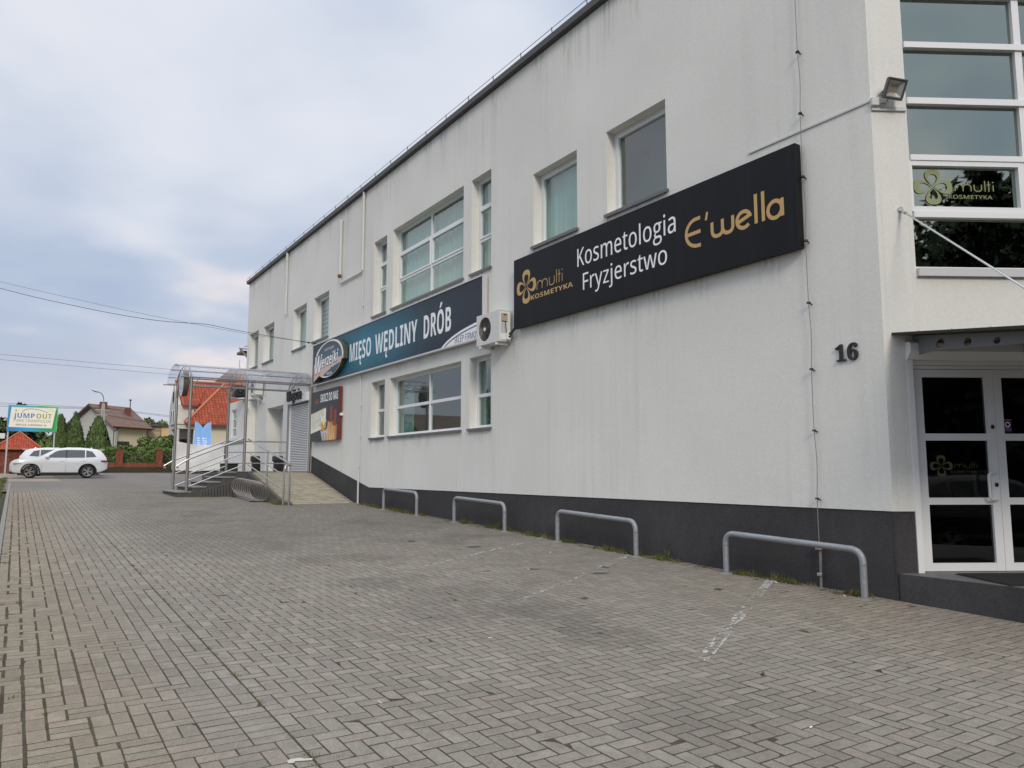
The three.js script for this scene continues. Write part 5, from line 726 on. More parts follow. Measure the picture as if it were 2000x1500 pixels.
function bush(name, label, x, z, h, r, seed, n, cols, size = 0.2, cat = 'bush', trunkH = 0) {
  const t = thing(name, label, cat), R = rng(seed), blobs = []; for (let i = 0; i < 9; i++) { const a = R() * 6.28, d = Math.sqrt(R()) * r * 0.62; blobs.push([Math.cos(a) * d, trunkH + (h - trunkH) * (0.25 + 0.6 * R()), Math.sin(a) * d, r * (0.28 + 0.3 * R())]); }
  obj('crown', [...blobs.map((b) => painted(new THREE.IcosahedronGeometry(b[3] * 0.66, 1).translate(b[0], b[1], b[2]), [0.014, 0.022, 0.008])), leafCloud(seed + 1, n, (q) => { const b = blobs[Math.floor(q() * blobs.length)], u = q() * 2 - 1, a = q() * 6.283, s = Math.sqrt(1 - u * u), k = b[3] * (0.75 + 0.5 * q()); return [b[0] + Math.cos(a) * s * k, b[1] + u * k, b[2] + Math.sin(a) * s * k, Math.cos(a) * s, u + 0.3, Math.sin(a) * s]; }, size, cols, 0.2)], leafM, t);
  obj('trunk', [rod(V(0, -0.1, 0), V(0, h * 0.6, 0), 0.05 + r * 0.05, 8, 0.04), ...blobs.slice(0, 5).map((b) => rod(V(0, h * 0.35, 0), V(b[0], b[1], b[2]), 0.03 + r * 0.015, 6, 0.015))], bark, t); t.position.set(x, G(z), z); return t;
}
bush('shrub', 'bright green shrub behind the hedge left of the white villa', 9.4, -65.6, 2.9, 1.0, 41, 2600, HEDGE); bush('shrub', 'leafy green shrub before the unplastered block house', 8.9, -66.8, 2.95, 1.0, 42, 2600, HEDGE); bush('shrub', 'dark green shrub against the corner of the white villa', 10.3, -66.3, 3.0, 0.9, 43, 2200, GREEN);
bush('garden_tree', 'green tree top rising behind the flat roofed block house', 13.4, -98, 6.1, 1.6, 44, 2600, HEDGE, 0.35, 'tree', 2.5); bush('garden_tree', 'leafy tree behind the kiosk at the left picture edge', -1.4, -72, 4.2, 2.0, 45, 4200, GREEN, 0.3, 'tree', 1); bush('garden_tree', 'tree crown between the kiosk roof and the billboard', 0.4, -76, 3.9, 1.8, 46, 3600, GREEN, 0.3, 'tree', 1);
function spruce(label, x, z, h, r, seed, n, cols = DARKG, needle = 0.3, group) {
  const t = thing('spruce', label, 'tree', group), R = rng(seed), br = [], tips = []; for (let i = 0; i < 70; i++) { const k = 0.06 + 0.92 * i / 70, a = i * 2.4 + R() * 0.5, L = r * Math.pow(1 - k, 0.8) * (0.75 + 0.45 * R()) + 0.15, y = h * k; const p0 = V(0, y, 0), p1 = V(Math.cos(a) * L, y - L * 0.22 + 0.12 * R() * L, Math.sin(a) * L); br.push(rod(p0, p1, 0.035 * (1 - k) + 0.012, 5, 0.008)); tips.push([p0, p1, L]); }
  obj('crown', leafCloud(seed, n, (q) => { const [a, b, L] = tips[Math.floor(Math.pow(q(), 1.25) * tips.length)], s = Math.sqrt(q()), p = a.clone().lerp(b, s), d = b.clone().sub(a).normalize(), sp = 0.2 * L * (1 - s * 0.6) + 0.05; return [p.x + (q() - 0.5) * sp * 2 * -d.z, p.y - q() * 0.1 * L, p.z + (q() - 0.5) * sp * 2 * d.x, d.x * 0.3, 1, d.z * 0.3, 0.8]; }, needle, cols, 0), leafM, t);
  obj('trunk', [rod(V(0, -0.2, 0), V(0, h * 0.95, 0), 0.06 + h * 0.012, 9, 0.012)], bark, t); obj('branches', br, bark, t); t.position.set(x, G(z), z); return t;
}
spruce('dark spruce behind the left edge of the trampoline billboard', 0.15, -74, 5.6, 1.7, 51, 5200, [[0.02, 0.032, 0.022], [0.03, 0.045, 0.03], [0.028, 0.03, 0.026]], 0.3);
// trees and hedge across the yard, seen mirrored in the salon's panes
spruce('large spruce across the yard, mirrored in the salon panes', 11.6, 15.5, 13.4, 3.6, 52, 15000, DARKG, 0.4, 'trees across the yard'); spruce('slimmer spruce across the yard, mirrored in the salon panes', 14.9, 17.5, 12.5, 3.2, 53, 12000, DARKG, 0.4, 'trees across the yard'); spruce('lower spruce across the yard, mirrored in the salon panes', 7.6, 18.5, 8.8, 3.0, 54, 10000, DARKG, 0.4, 'trees across the yard');
bush('yard_tree', 'dense dark tree mirrored low in the salon panes', 9.4, 20.5, 12.4, 4.3, 55, 16000, DARKG, 0.32, 'tree', 2); bush('yard_tree', 'wide dark tree farther right, mirrored in the salon panes', 15, 21.5, 14.6, 5.2, 56, 18000, DARKG, 0.32, 'tree', 2); bush('yard_tree', 'rounded dark tree farther left, mirrored in the salon panes', 3.5, 23, 12.5, 5, 57, 9000, DARKG, 0.4, 'tree', 2);
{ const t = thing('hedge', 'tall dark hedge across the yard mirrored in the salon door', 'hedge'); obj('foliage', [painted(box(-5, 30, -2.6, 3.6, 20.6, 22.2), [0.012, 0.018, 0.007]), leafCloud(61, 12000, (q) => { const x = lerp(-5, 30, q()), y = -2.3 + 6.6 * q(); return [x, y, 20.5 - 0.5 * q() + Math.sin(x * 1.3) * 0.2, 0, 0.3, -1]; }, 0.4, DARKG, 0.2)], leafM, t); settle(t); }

// ---------- gardens and houses beyond the yard ----------
const brickM = std([0.62, 0.5, 0.44], 0.9, { map: rep(T.brick, 1 / 2.2, 1 / 1.25) }), render = (c) => std(c, 0.9, { map: rep(T.wall, 1 / 7, 1 / 7) });
const whiteR = render([0.8, 0.8, 0.78]), greyR = render([0.62, 0.62, 0.6]), yellowR = render([0.92, 0.83, 0.60]), tileM = std([0.58, 0.46, 0.40], 0.75, { map: rep(T.tile, 1 / 2.0, 1 / 2.4), bumpMap: rep(T.tileBump, 1 / 2.0, 1 / 2.4), bumpScale: 0.04, side: THREE.DoubleSide }), brownTile = std([0.27, 0.165, 0.13], 0.75, { bumpMap: rep(T.tileBump, 1 / 2, 1 / 2.4), bumpScale: 0.03, map: rep(T.grain, 0.5), side: THREE.DoubleSide }), winM = phy([0.06, 0.07, 0.08], 0.05, { ior: 1.7 }), redTrim = std([0.15, 0.045, 0.032], 0.7);
// roof planes: polygons given by corners, with thickness and planar uv in metres
function slab3(pts, th = 0.14) { const n = pts[1].clone().sub(pts[0]).cross(pts[2].clone().sub(pts[0])).normalize(); if (n.y < 0) { pts = pts.slice().reverse(); n.negate(); } const u = V(-n.z, 0, n.x).normalize(), v = n.clone().cross(u); const P = pts.map((p) => new THREE.Vector2(p.dot(u), p.dot(v))), d0 = pts[0].dot(n); const g = new THREE.ExtrudeGeometry(new THREE.Shape(P), { depth: th, bevelEnabled: false }); g.applyMatrix4(new THREE.Matrix4().makeBasis(u, v, n).setPosition(n.clone().multiplyScalar(d0 - th))); return g; }
{ // brown roofed house, gable turned towards the yard
  const t = thing('gabled_house', 'house with brown roof, grey gable and pale yellow side wall', 'house'), E = V(8.25, 4.68, -88), d = V(0.78, 0, -0.62), g = V(-0.62, 0, -0.78), L = 4.9, hw = 3.17, b = 0;
  const P = (a, c, y) => E.clone().addScaledVector(d, a).addScaledVector(g, c).setY(y), wallG = (pts, th, m, n = 'wall') => obj(n, slab3v(pts, th), m, t);
  function slab3v(pts, th) { const n = pts[1].clone().sub(pts[0]).cross(pts[2].clone().sub(pts[0])).normalize(), u = pts[1].clone().sub(pts[0]).normalize(), v = n.clone().cross(u), d0 = pts[0].dot(n); const gm = new THREE.ExtrudeGeometry(new THREE.Shape(pts.map((p) => new THREE.Vector2(p.dot(u), p.dot(v)))), { depth: th, bevelEnabled: false }); return gm.applyMatrix4(new THREE.Matrix4().makeBasis(u, v, n).setPosition(n.clone().multiplyScalar(d0 - th))); }
  wallG([P(0.3, 2 * hw, b), P(0.3, 0, b), P(0.3, 0, 4.6), P(0.3, hw, 6.75), P(0.3, 2 * hw, 4.6)], 0.25, greyR); wallG([P(0.31, 0.3, b), P(L - 0.2, 0.3, b), P(L - 0.2, 0.3, 4.6), P(0.31, 0.3, 4.6)], 0.25, yellowR);
  wallG([P(L - 0.2, 0.31, b), P(L - 0.2, 2 * hw, b), P(L - 0.2, 2 * hw, 4.6), P(L - 0.2, hw, 6.75), P(L - 0.2, 0.31, 4.6)], 0.25, yellowR);
  const r = obj('roof', [slab3([P(-0.35, -0.3, 4.5), P(L + 0.2, -0.3, 4.5), P(L + 0.2, hw, 6.95), P(-0.35, hw, 6.95)]), slab3([P(-0.35, 2 * hw + 0.3, 4.5), P(L + 0.2, 2 * hw + 0.3, 4.5), P(L + 0.2, hw, 6.951), P(-0.35, hw, 6.951)])], brownTile, t);
  obj('chimney', [box(P(1.1, hw * 0.85, 0).x - 0.35, P(1.1, hw * 0.85, 0).x + 0.35, 6.4, 7.2, P(1.1, hw * 0.85, 0).z - 0.3, P(1.1, hw * 0.85, 0).z + 0.3)], redTrim, r); obj('chimney', [box(P(3.6, hw * 0.6, 0).x - 0.28, P(3.6, hw * 0.6, 0).x + 0.28, 5.8, 6.75, P(3.6, hw * 0.6, 0).z - 0.3, P(3.6, hw * 0.6, 0).z + 0.3)], redTrim, r);
  obj('gutter', [rod(P(-0.35, -0.36, 4.5), P(L + 0.2, -0.36, 4.5), 0.07, 8), rod(P(0.45, -0.3, 4.4), P(0.3, 0.24, 4.1), 0.05, 6), rod(P(0.3, 0.22, 4.1), P(0.3, 0.22, 0.2), 0.05, 6)], redTrim, t);
  const wq = P(0.28, hw * 1.62, 0), ry = Math.atan2(d.z, -d.x) ; const win = obj('window', [new THREE.BoxGeometry(1.0, 1.2, 0.1)], M.white, t); win.position.copy(P(0.28, hw * 1.55, 3.75)); win.lookAt(P(-5, hw * 1.55, 3.75)); const pn = obj('pane', [new THREE.BoxGeometry(0.36, 1.0, 0.06), new THREE.BoxGeometry(0.36, 1.0, 0.06)].map((q, i) => q.translate(i ? 0.24 : -0.24, 0, 0.04)), winM, win);
  const bal = obj('balcony', [slab3v([P(0.6, 0.02, 1.5), P(L - 0.5, 0.02, 1.5), P(L - 0.5, 0.02, 2.45), P(0.6, 0.02, 2.45)], 0.12)], yellowR, t); obj('loggia_opening', [slab3v([P(0.7, 0.045, 2.452), P(2.2, 0.045, 2.452), P(2.2, 0.045, 3.05), P(0.7, 0.045, 3.05)], 0.1)], M.dark, t);
  obj('annex_wall', [slab3v([P(-0.5, 2.2, b), P(-0.5, 0.8, b), P(-0.5, 0.8, 2.6), P(-0.5, 2.2, 2.6)], 0.3)], yellowR, t); settle(t);
}
{ const t = thing('block_house', 'unplastered pale block house with flat roof behind the shrubs', 'house'); obj('wall', box(10.7, 14.1, 0, 4.85, -98, -92), std([0.82, 0.76, 0.66], 0.95, { map: rep(T.block, 1 / 3, 1 / 2.4) }), t); obj('plaster_patch', box(13.35, 14.11, 0, 5.0, -95, -91.96), std([0.72, 0.47, 0.25], 0.95), t); obj('roof', box(10.3, 14.0, 4.86, 5.08, -98.2, -91.7), M.darkConcrete, t); settle(t); }
{ // white villa with orange tiled roofs
  const t = thing('villa', 'white villa with orange tiled roofs behind the shop canopy', 'house'), z0 = -68, z1 = -71.6, zm = (z0 + z1) / 2;
  obj('wall', [box(10.95, 17.2, 0, 5.45, z1, z0), ext(poly([[z1, 5.451], [z0, 5.451], [zm, 7.5]]), 0.3).applyMatrix4(new THREE.Matrix4().makeBasis(V(0, 0, 1), V(0, 1, 0), V(-1, 0, 0)).setPosition(11.25, 0, 0))], whiteR, t);
  const r1 = obj('roof', [slab3([V(11.3, 5.42, z0 + 0.35), V(17.4, 5.42, z0 + 0.35), V(17.4, 7.55, zm), V(11.0, 7.55, zm)]), slab3([V(11.3, 5.42, z1 - 0.35), V(17.4, 5.42, z1 - 0.35), V(17.4, 7.551, zm), V(11.0, 7.551, zm)])], tileM, t);
  obj('wall', box(12.7, 17.6, 0, 3.85, -67.9, -65.6), render([0.9, 0.83, 0.66]), t);
  const A = V(11.15, 3.75, -65.1), B = V(18.2, 3.75, -65.1), C = V(18.2, 3.75, -71.9), D = V(11.15, 3.75, -71.9), R1 = V(14.75, 7.45, -68.6), R2 = V(15.2, 7.45, -68.6);
  obj('roof', [slab3([A, B, R2, R1]), slab3([D, A, R1]), slab3([B, C, R2])], tileM, t);
  obj('ridge_tile', [rod(A.clone().setY(3.8), R1, 0.11, 8), rod(V(11, 7.6, zm), V(17.4, 7.6, zm), 0.1, 8)], std([0.45, 0.15, 0.06], 0.7), t);
  obj('dormer', [slab3([V(12.55, 5.5, -67.1), V(16.2, 5.5, -67.1), V(14.9, 7.3, -69.2), V(13.6, 7.3, -69.2)]), slab3([V(12.55, 5.5, -67.1), V(13.6, 7.3, -69.2), V(12.55, 5.5, -69.4)])], tileM, t); obj('wall', box(12.65, 14.6, 3.9, 5.44, -68, -67.3), render([0.9, 0.84, 0.72]), t);
  obj('fascia', [box(11.15, 18.2, 3.62, 3.74, -65.14, -65.04), box(11.3, 17.4, 5.28, 5.41, z0 + 0.3, z0 + 0.38)], redTrim, t);
  obj('porch', [box(10.55, 12.2, 3.35, 3.7, -68, -65.4), box(10.45, 12.3, 3.71, 3.9, -68, -65.3), box(10.6, 12.1, 0, 3.34, -68.2, -67.6), ...[10.7, 12.0].map((x) => new THREE.CylinderGeometry(0.14, 0.17, 3.35, 14).translate(x, 1.67, -65.6))], whiteR, t); obj('porch_door', box(11.1, 11.8, 0, 2.6, -67.6, -67.5), M.dark, t);
  const wn = (x, y, w, h, z) => { const f = obj('window', [box(x - w / 2, x + w / 2, y, y + h, z, z + 0.06)], M.white, t); obj('pane', [box(x - w / 2 + 0.07, x - 0.03, y + 0.07, y + h - 0.07, z + 0.061, z + 0.08), box(x + 0.03, x + w / 2 - 0.07, y + 0.07, y + h - 0.07, z + 0.061, z + 0.08)], winM, f); };
  wn(12.45, 3.95, 0.55, 1.2, -67.99); wn(14.4, 0.9, 0.9, 1.4, -65.59); wn(11.5, 1, 0.8, 1.5, z0 + 0.001);
  for (const z of [-69.1, -70.2]) { const f = obj('window', box(10.9, 10.949, 3.9, 5.1, z - 0.22, z + 0.22), M.white, t); obj('pane', box(10.88, 10.899, 3.98, 5.02, z - 0.15, z + 0.15), winM, f); } obj('window', new THREE.CylinderGeometry(0.32, 0.32, 0.06, 20).rotateZ(Math.PI / 2).scale(1, 1.5, 0.8).translate(10.93, 6.2, zm), M.dark, t);
  obj('side_roof', [slab3([V(14.3, 2.0, -63.6), V(17, 2.0, -63.6), V(17, 2.9, -65.5), V(15.2, 2.9, -65.5)])], tileM, t); settle(t);
}
{ const t = thing('tall_house', 'house with dark red roof and orange brick chimney rising behind the villa', 'house'); obj('wall', box(15.6, 24, 0, 6.8, -90, -82), whiteR, t); const ap = V(19.2, 11.2, -86); obj('roof', [slab3([V(15, 6.7, -81.6), V(24.4, 6.7, -81.6), ap]), slab3([V(15, 6.7, -90.4), V(15, 6.7, -81.6), ap]), slab3([V(24.4, 6.7, -90.4), V(24.4, 6.7, -81.6), ap])], std([0.26, 0.09, 0.07], 0.8, { map: rep(T.tileBump, 0.5) }), t); obj('chimney', [box(18.9, 19.75, 8, 10.6, -82.5, -81.7)], std([0.5, 0.19, 0.09], 0.8), t); settle(t); }
{ const t = thing('eaved_house', 'house corner with brown wooden eaves behind the far wall end', 'house'); obj('wall', box(12.4, 18, -0.5, 6.7, -52, -45.6), greyR, t); obj('eaves', [slab3([V(10.42, 7.02, -44.6), V(18.5, 7.02, -44.6), V(18.5, 7.3, -45.8), V(11, 7.3, -45.8)])], std([0.07, 0.05, 0.04], 0.8), t); obj('soffit', box(10.5, 18.2, 6.72, 6.86, -46.0, -44.9), std([0.22, 0.14, 0.09], 0.8), t); obj('gutter', [rod(V(10.3, 6.95, -44.55), V(18, 6.95, -44.55), 0.08, 10), rod(V(10.35, 6.9, -44.6), V(11.2, 6.3, -45.4), 0.06, 8), tube([V(10.45, 6.3, -45), V(10.5, 5.9, -45.1), V(10.9, 5.75, -45.3), V(11.3, 5.9, -45.5)], 0.02, 16, 6)], M.sillPale, t); settle(t); }
{ const t = thing('cream_house', 'low cream house with flat roof between the kiosk and the billboard pole', 'house'); obj('wall', box(0.2, 3.6, 0, 2.75, -92, -86), render([0.9, 0.85, 0.72]), t); obj('roof', rbox(0, 3.8, 2.76, 2.95, -92.2, -85.8, 0.03), M.sillPale, t); const w = obj('window', box(1.3, 2.1, 1.3, 2.2, -85.999, -85.94), M.white, t); obj('pane', box(1.37, 2.03, 1.37, 2.13, -85.939, -85.92), winM, w); settle(t); }
{ const t = thing('neighbour_house', 'brown roofed house across the road, mirrored in the lower shop window', 'house'); obj('wall', box(-15, -6.5, -0.4, 2.3, -56, -48), render([0.8, 0.74, 0.62]), t); obj('roof', [slab3([V(-15.4, 2.2, -47.6), V(-6.1, 2.2, -47.6), V(-6.1, 4.2, -52), V(-15.4, 4.2, -52)]), slab3([V(-15.4, 2.2, -56.4), V(-6.1, 2.2, -56.4), V(-6.1, 4.201, -52), V(-15.4, 4.201, -52)])], brownTile, t); obj('wall', box(-6.52, -6.5, 2.3, 2.301, -56, -48), whiteR, t); settle(t); bush('shrub', 'dark shrub across the road, mirrored in the lower shop window', -3.2, -44, 3.2, 1.5, 58, 3000, GREEN, 0.25); bush('garden_tree', 'small tree across the road, mirrored in the narrow lower window', -8.5, -42, 5.6, 2.2, 59, 4000, GREEN, 0.3, 'tree', 1.5); }
{ // brick kiosk with a hipped tile roof
  const t = thing('brick_kiosk', 'small red brick kiosk with hipped orange tile roof', 'kiosk'); obj('wall', box(-0.95, 1.2, -0.2, 1.46, -62.2, -60.1), brickM, t); const ap = V(0.16, 2.62, -61.1), c = [V(-1.15, 1.5, -59.85), V(1.4, 1.5, -59.85), V(1.4, 1.5, -62.4), V(-1.15, 1.5, -62.4)]; obj('roof', [0, 1, 2, 3].map((i) => slab3([c[i], c[(i + 1) % 4], ap], 0.08)), std([0.68, 0.46, 0.40], 0.75, { map: rep(T.tile, 0.9, 0.9), bumpMap: rep(T.tileBump, 0.9), bumpScale: 0.03 }), t); obj('ridge_tile', c.map((p) => rod(p.clone().setY(1.54), ap, 0.05, 6)), std([0.42, 0.13, 0.06], 0.7), t); obj('fascia', [box(-1.15, 1.4, 1.4, 1.5, -59.86, -59.8), box(1.34, 1.4, 1.4, 1.5, -62.4, -59.87)], std([0.4, 0.13, 0.06], 0.7), t); settle(t);
}
{ // brick garden fence with iron bars
  const t = thing('brick_fence', 'red brick garden fence with pillars and dark iron bars', 'fence'), z = -62, y0 = -0.14; obj('footing', [rbox(1.4, 9.7, y0 - 0.2, y0 + 0.42, z - 0.2, z + 0.16, 0.02)], std([0.40, 0.36, 0.30], 0.95, { map: rep(T.soil, 0.7) }), t); obj('low_wall', [box(1.5, 9.35, y0 + 0.42, y0 + 0.72, z - 0.14, z + 0.12)], brickM, t);
  for (const x of [1.1, 3.7, 6.3, 8.93]) { const p = obj('pillar', box(x - 0.21, x + 0.21, y0 + 0.421, y0 + 1.66, z - 0.2, z + 0.2), brickM, t); obj('cap', rbox(x - 0.24, x + 0.24, y0 + 1.661, y0 + 1.72, z - 0.23, z + 0.23, 0.01), redTrim, p); }
  for (const [a, b] of [[1.32, 3.48], [3.92, 6.08], [6.52, 8.71]]) { const g = []; for (let x = a + 0.1; x < b; x += 0.13) g.push(box(x, x + 0.022, y0 + 0.75, y0 + 1.25 + 0.12 * Math.sin((x - a) / (b - a) * Math.PI), z - 0.01, z + 0.012)); const w = []; for (let i = 0; i <= 30; i++) w.push(V(lerp(a, b, i / 30), y0 + 1.0 + 0.14 * Math.sin(i / 30 * 12.5), z + 0.03)); g.push(tube(w, 0.016, 60, 5), rod(V(a, y0 + 0.86, z), V(b, y0 + 0.86, z), 0.018, 6)); obj('iron_bars', g, M.black, t); } settle(t);
  const gt = thing('iron_gate', 'dark iron gate at the right end of the brick fence', 'gate'); const g = []; for (let x = 9.3; x < 10.3; x += 0.12) g.push(box(x, x + 0.02, 0, 1.35, z - 0.01, z + 0.01)); obj('bars', g, M.black, gt); obj('frame', [box(9.25, 10.35, 0.05, 0.1, z - 0.02, z + 0.02), box(9.25, 10.35, 1.3, 1.35, z - 0.022, z + 0.022)], M.black, gt); settle(gt);
}
{ // white tarpaulin stall, feather flags
  const t = thing('covered_trailer', 'trailer under a sagging white tarpaulin behind the stairs', 'trailer'), nx = 40, ny = 14, pos = [], uv = [], I = []; const f = (u, v) => [lerp(9.45, 12.65, u) + (v < 0.2 ? 0.02 * Math.sin(u * 30) : 0), lerp(0.0, 2.06 - 0.12 * u - 0.16 * Math.sin(u * Math.PI), v) + 0.05 * Math.sin(u * 9 + 1) * (1 - v) + 0.06 * (1 - v) * u, -58 + 0.05 * Math.sin(u * 21 + v * 4) * (1 - v * 0.6) + 0.07 * Math.sin(u * 7 - v * 5) * v];
  for (let j = 0; j <= ny; j++) for (let i = 0; i <= nx; i++) { pos.push(...f(i / nx, j / ny)); uv.push(i / nx, j / ny); if (i < nx && j < ny) { const a = j * (nx + 1) + i; I.push(a, a + 1, a + nx + 2, a, a + nx + 2, a + nx + 1); } } const g = new THREE.BufferGeometry(); g.setAttribute('position', new THREE.Float32BufferAttribute(pos, 3)); g.setAttribute('uv', new THREE.Float32BufferAttribute(uv, 2)); g.setIndex(I); g.computeVertexNormals();
  obj('tarpaulin', [g, box(9.5, 12.6, 0.1, 1.78, -60, -58.12)], std([0.70, 0.70, 0.69], 0.7, { side: THREE.DoubleSide }), t); obj('chassis', [box(10.6, 12.7, -0.12, 0.02, -59.8, -58.1), rod(V(12.0, 0.15, -57.9), V(12.0, -0.2, -57.9), 0.03, 8)], M.black, t); settle(t);
  const flag = (x, lean, word, label) => { const t2 = thing('feather_flag', label, 'flag', 'blue feather flags'); const tex = canvasTex(128, 512, (c) => { const q = c.createLinearGradient(0, 0, 0, 512); q.addColorStop(0, '#86b0e2'); q.addColorStop(1, '#74a3dc'); c.fillStyle = q; c.fillRect(0, 0, 128, 512); c.save(); c.translate(82, 460); c.rotate(-Math.PI / 2); c.fillStyle = '#cfe0f4'; c.font = 'bold 62px sans-serif'; c.fillText(word, 0, 0, 330); c.restore(); });
    const s = new THREE.Shape(); s.moveTo(0, 0.4); s.lineTo(0, 3.62); s.bezierCurveTo(lean * 0.32, 3.56, lean * 0.72, 3.15, lean * 0.78, 2.45); s.lineTo(lean * 0.62, 0.5); s.lineTo(0, 0.4); const gg = new THREE.ShapeGeometry(s, 14); const p = gg.attributes.position, u = gg.attributes.uv; for (let i = 0; i < p.count; i++) { u.setXY(i, lean > 0 ? p.getX(i) / 0.85 : 1 + p.getX(i) / 0.85, (p.getY(i) - 0.4) / 3.25); p.setZ(i, 0.05 * Math.sin(p.getX(i) * 5 + p.getY(i) * 2)); } gg.rotateZ(-lean * 0.06); gg.computeVertexNormals();
    obj('cloth', gg.translate(x, 0, -60), std(1, 0.75, { map: tex, side: THREE.DoubleSide }), t2); obj('pole', [rod(V(x + lean * 0.0, -0.1, -60), V(x + lean * 0.2, 3.64, -60), 0.016, 8)], M.white, t2); settle(t2); };
  flag(10.78, 1, 'JUMPOUT', 'left blue feather flag with white lettering behind the tarpaulin'); flag(12.25, -1, 'JUMPOUT', 'right blue feather flag with white lettering behind the tarpaulin');
}
{ // trampoline park billboard on two poles
  const tex = canvasTex(1024, 650, (g, w, h) => {
    const q = g.createLinearGradient(0, h, w, 0); q.addColorStop(0, '#2f7fc6'); q.addColorStop(0.35, '#3f9fc4'); q.addColorStop(0.62, '#2f9f6a'); q.addColorStop(1, '#6cc644'); g.fillStyle = q; g.fillRect(0, 0, w, h);
    g.fillStyle = 'rgba(120,190,220,.55)'; g.fillRect(0, 0, w * 0.6, h * 0.07); g.fillStyle = 'rgba(10,70,60,.35)'; g.beginPath(); g.moveTo(w * 0.5, h); g.lineTo(w * 0.93, h * 0.9); g.lineTo(w, h * 0.2); g.lineTo(w * 0.96, h * 0.1); g.lineTo(w * 0.9, h * 0.9); g.fill();
    g.fillStyle = '#f0eadb'; g.beginPath(); g.moveTo(w * 0.06, h * 0.09); g.lineTo(w * 0.96, h * 0.06); g.lineTo(w * 0.90, h * 0.86); g.lineTo(w * 0.025, h * 0.85); g.fill();
    g.font = 'bold 165px sans-serif'; g.fillStyle = '#4a7fae'; const fit = (s, x, y, wd) => { g.save(); g.translate(x * w, y * h); g.scale(wd * w / g.measureText(s).width, 1); g.fillText(s, 0, 0); g.restore(); }; fit('jUMP', 0.12, 0.49, 0.42); g.fillStyle = '#9aa33c'; fit('OUT', 0.555, 0.49, 0.33); g.beginPath(); g.arc(w * 0.155, h * 0.215, 20, 0, 7); g.fill();
    g.strokeStyle = '#5f7688'; g.lineWidth = 13; g.beginPath(); g.moveTo(w * 0.275, h * 0.3); g.bezierCurveTo(w * 0.29, h * 0.08, w * 0.55, h * 0.08, w * 0.8, h * 0.26); g.stroke(); g.lineWidth = 3; for (const k of [0, 0.05, 0.1]) { g.beginPath(); g.moveTo(w * (0.76 + k), h * 0.09); g.lineTo(w * (0.86 + k * 0.7), h * 0.24); g.stroke(); }
    g.fillStyle = '#8d9440'; g.font = '96px sans-serif'; g.fillText('PARK TRAMPOLIN', w * 0.11, h * 0.65, w * 0.76); g.fillStyle = '#4d6076'; g.font = 'bold 60px sans-serif'; g.fillText('SIEDLCE, ŁUKOWSKA 16', w * 0.16, h * 0.79, w * 0.62);
  });
  const t = thing('billboard', 'blue and green trampoline park billboard on two poles', 'billboard'), Mx = new THREE.Matrix4().makeRotationY(0.10).setPosition(0.76, 0, -55); obj('board', [rbox(-1.3, 1.3, 2.38, 3.97, -0.06, -0.004, 0.01)].flatMap((g) => on(Mx, g)), M.sillPale, t); obj('print', on(Mx, faceUV(new THREE.PlaneGeometry(2.58, 1.57).translate(0, 3.175, 0.001), -1.29, 1.29, 2.39, 3.96)), std(1, 0.55, { map: tex }), t); for (const x of [-1.22, 1.2]) obj('pole', on(Mx, [rod(V(x, -0.5, -0.1), V(x, 2.6, -0.1), 0.042, 12)]), std([0.5, 0.5, 0.47], 0.6), t); settle(t);
  const s = thing('small_board', 'small white board on a thin pole at the left edge', 'sign'); obj('board', rbox(-0.98, -0.62, 2.0, 2.32, -57.05, -57, 0.01), M.white, s); obj('pole', [rod(V(-0.52, -0.4, -57.03), V(-0.52, 2.2, -57.03), 0.025, 8), rod(V(-0.52, 2.18, -57.03), V(-0.64, 2.22, -57.03), 0.02, 6)], M.satin, s); settle(s);
}
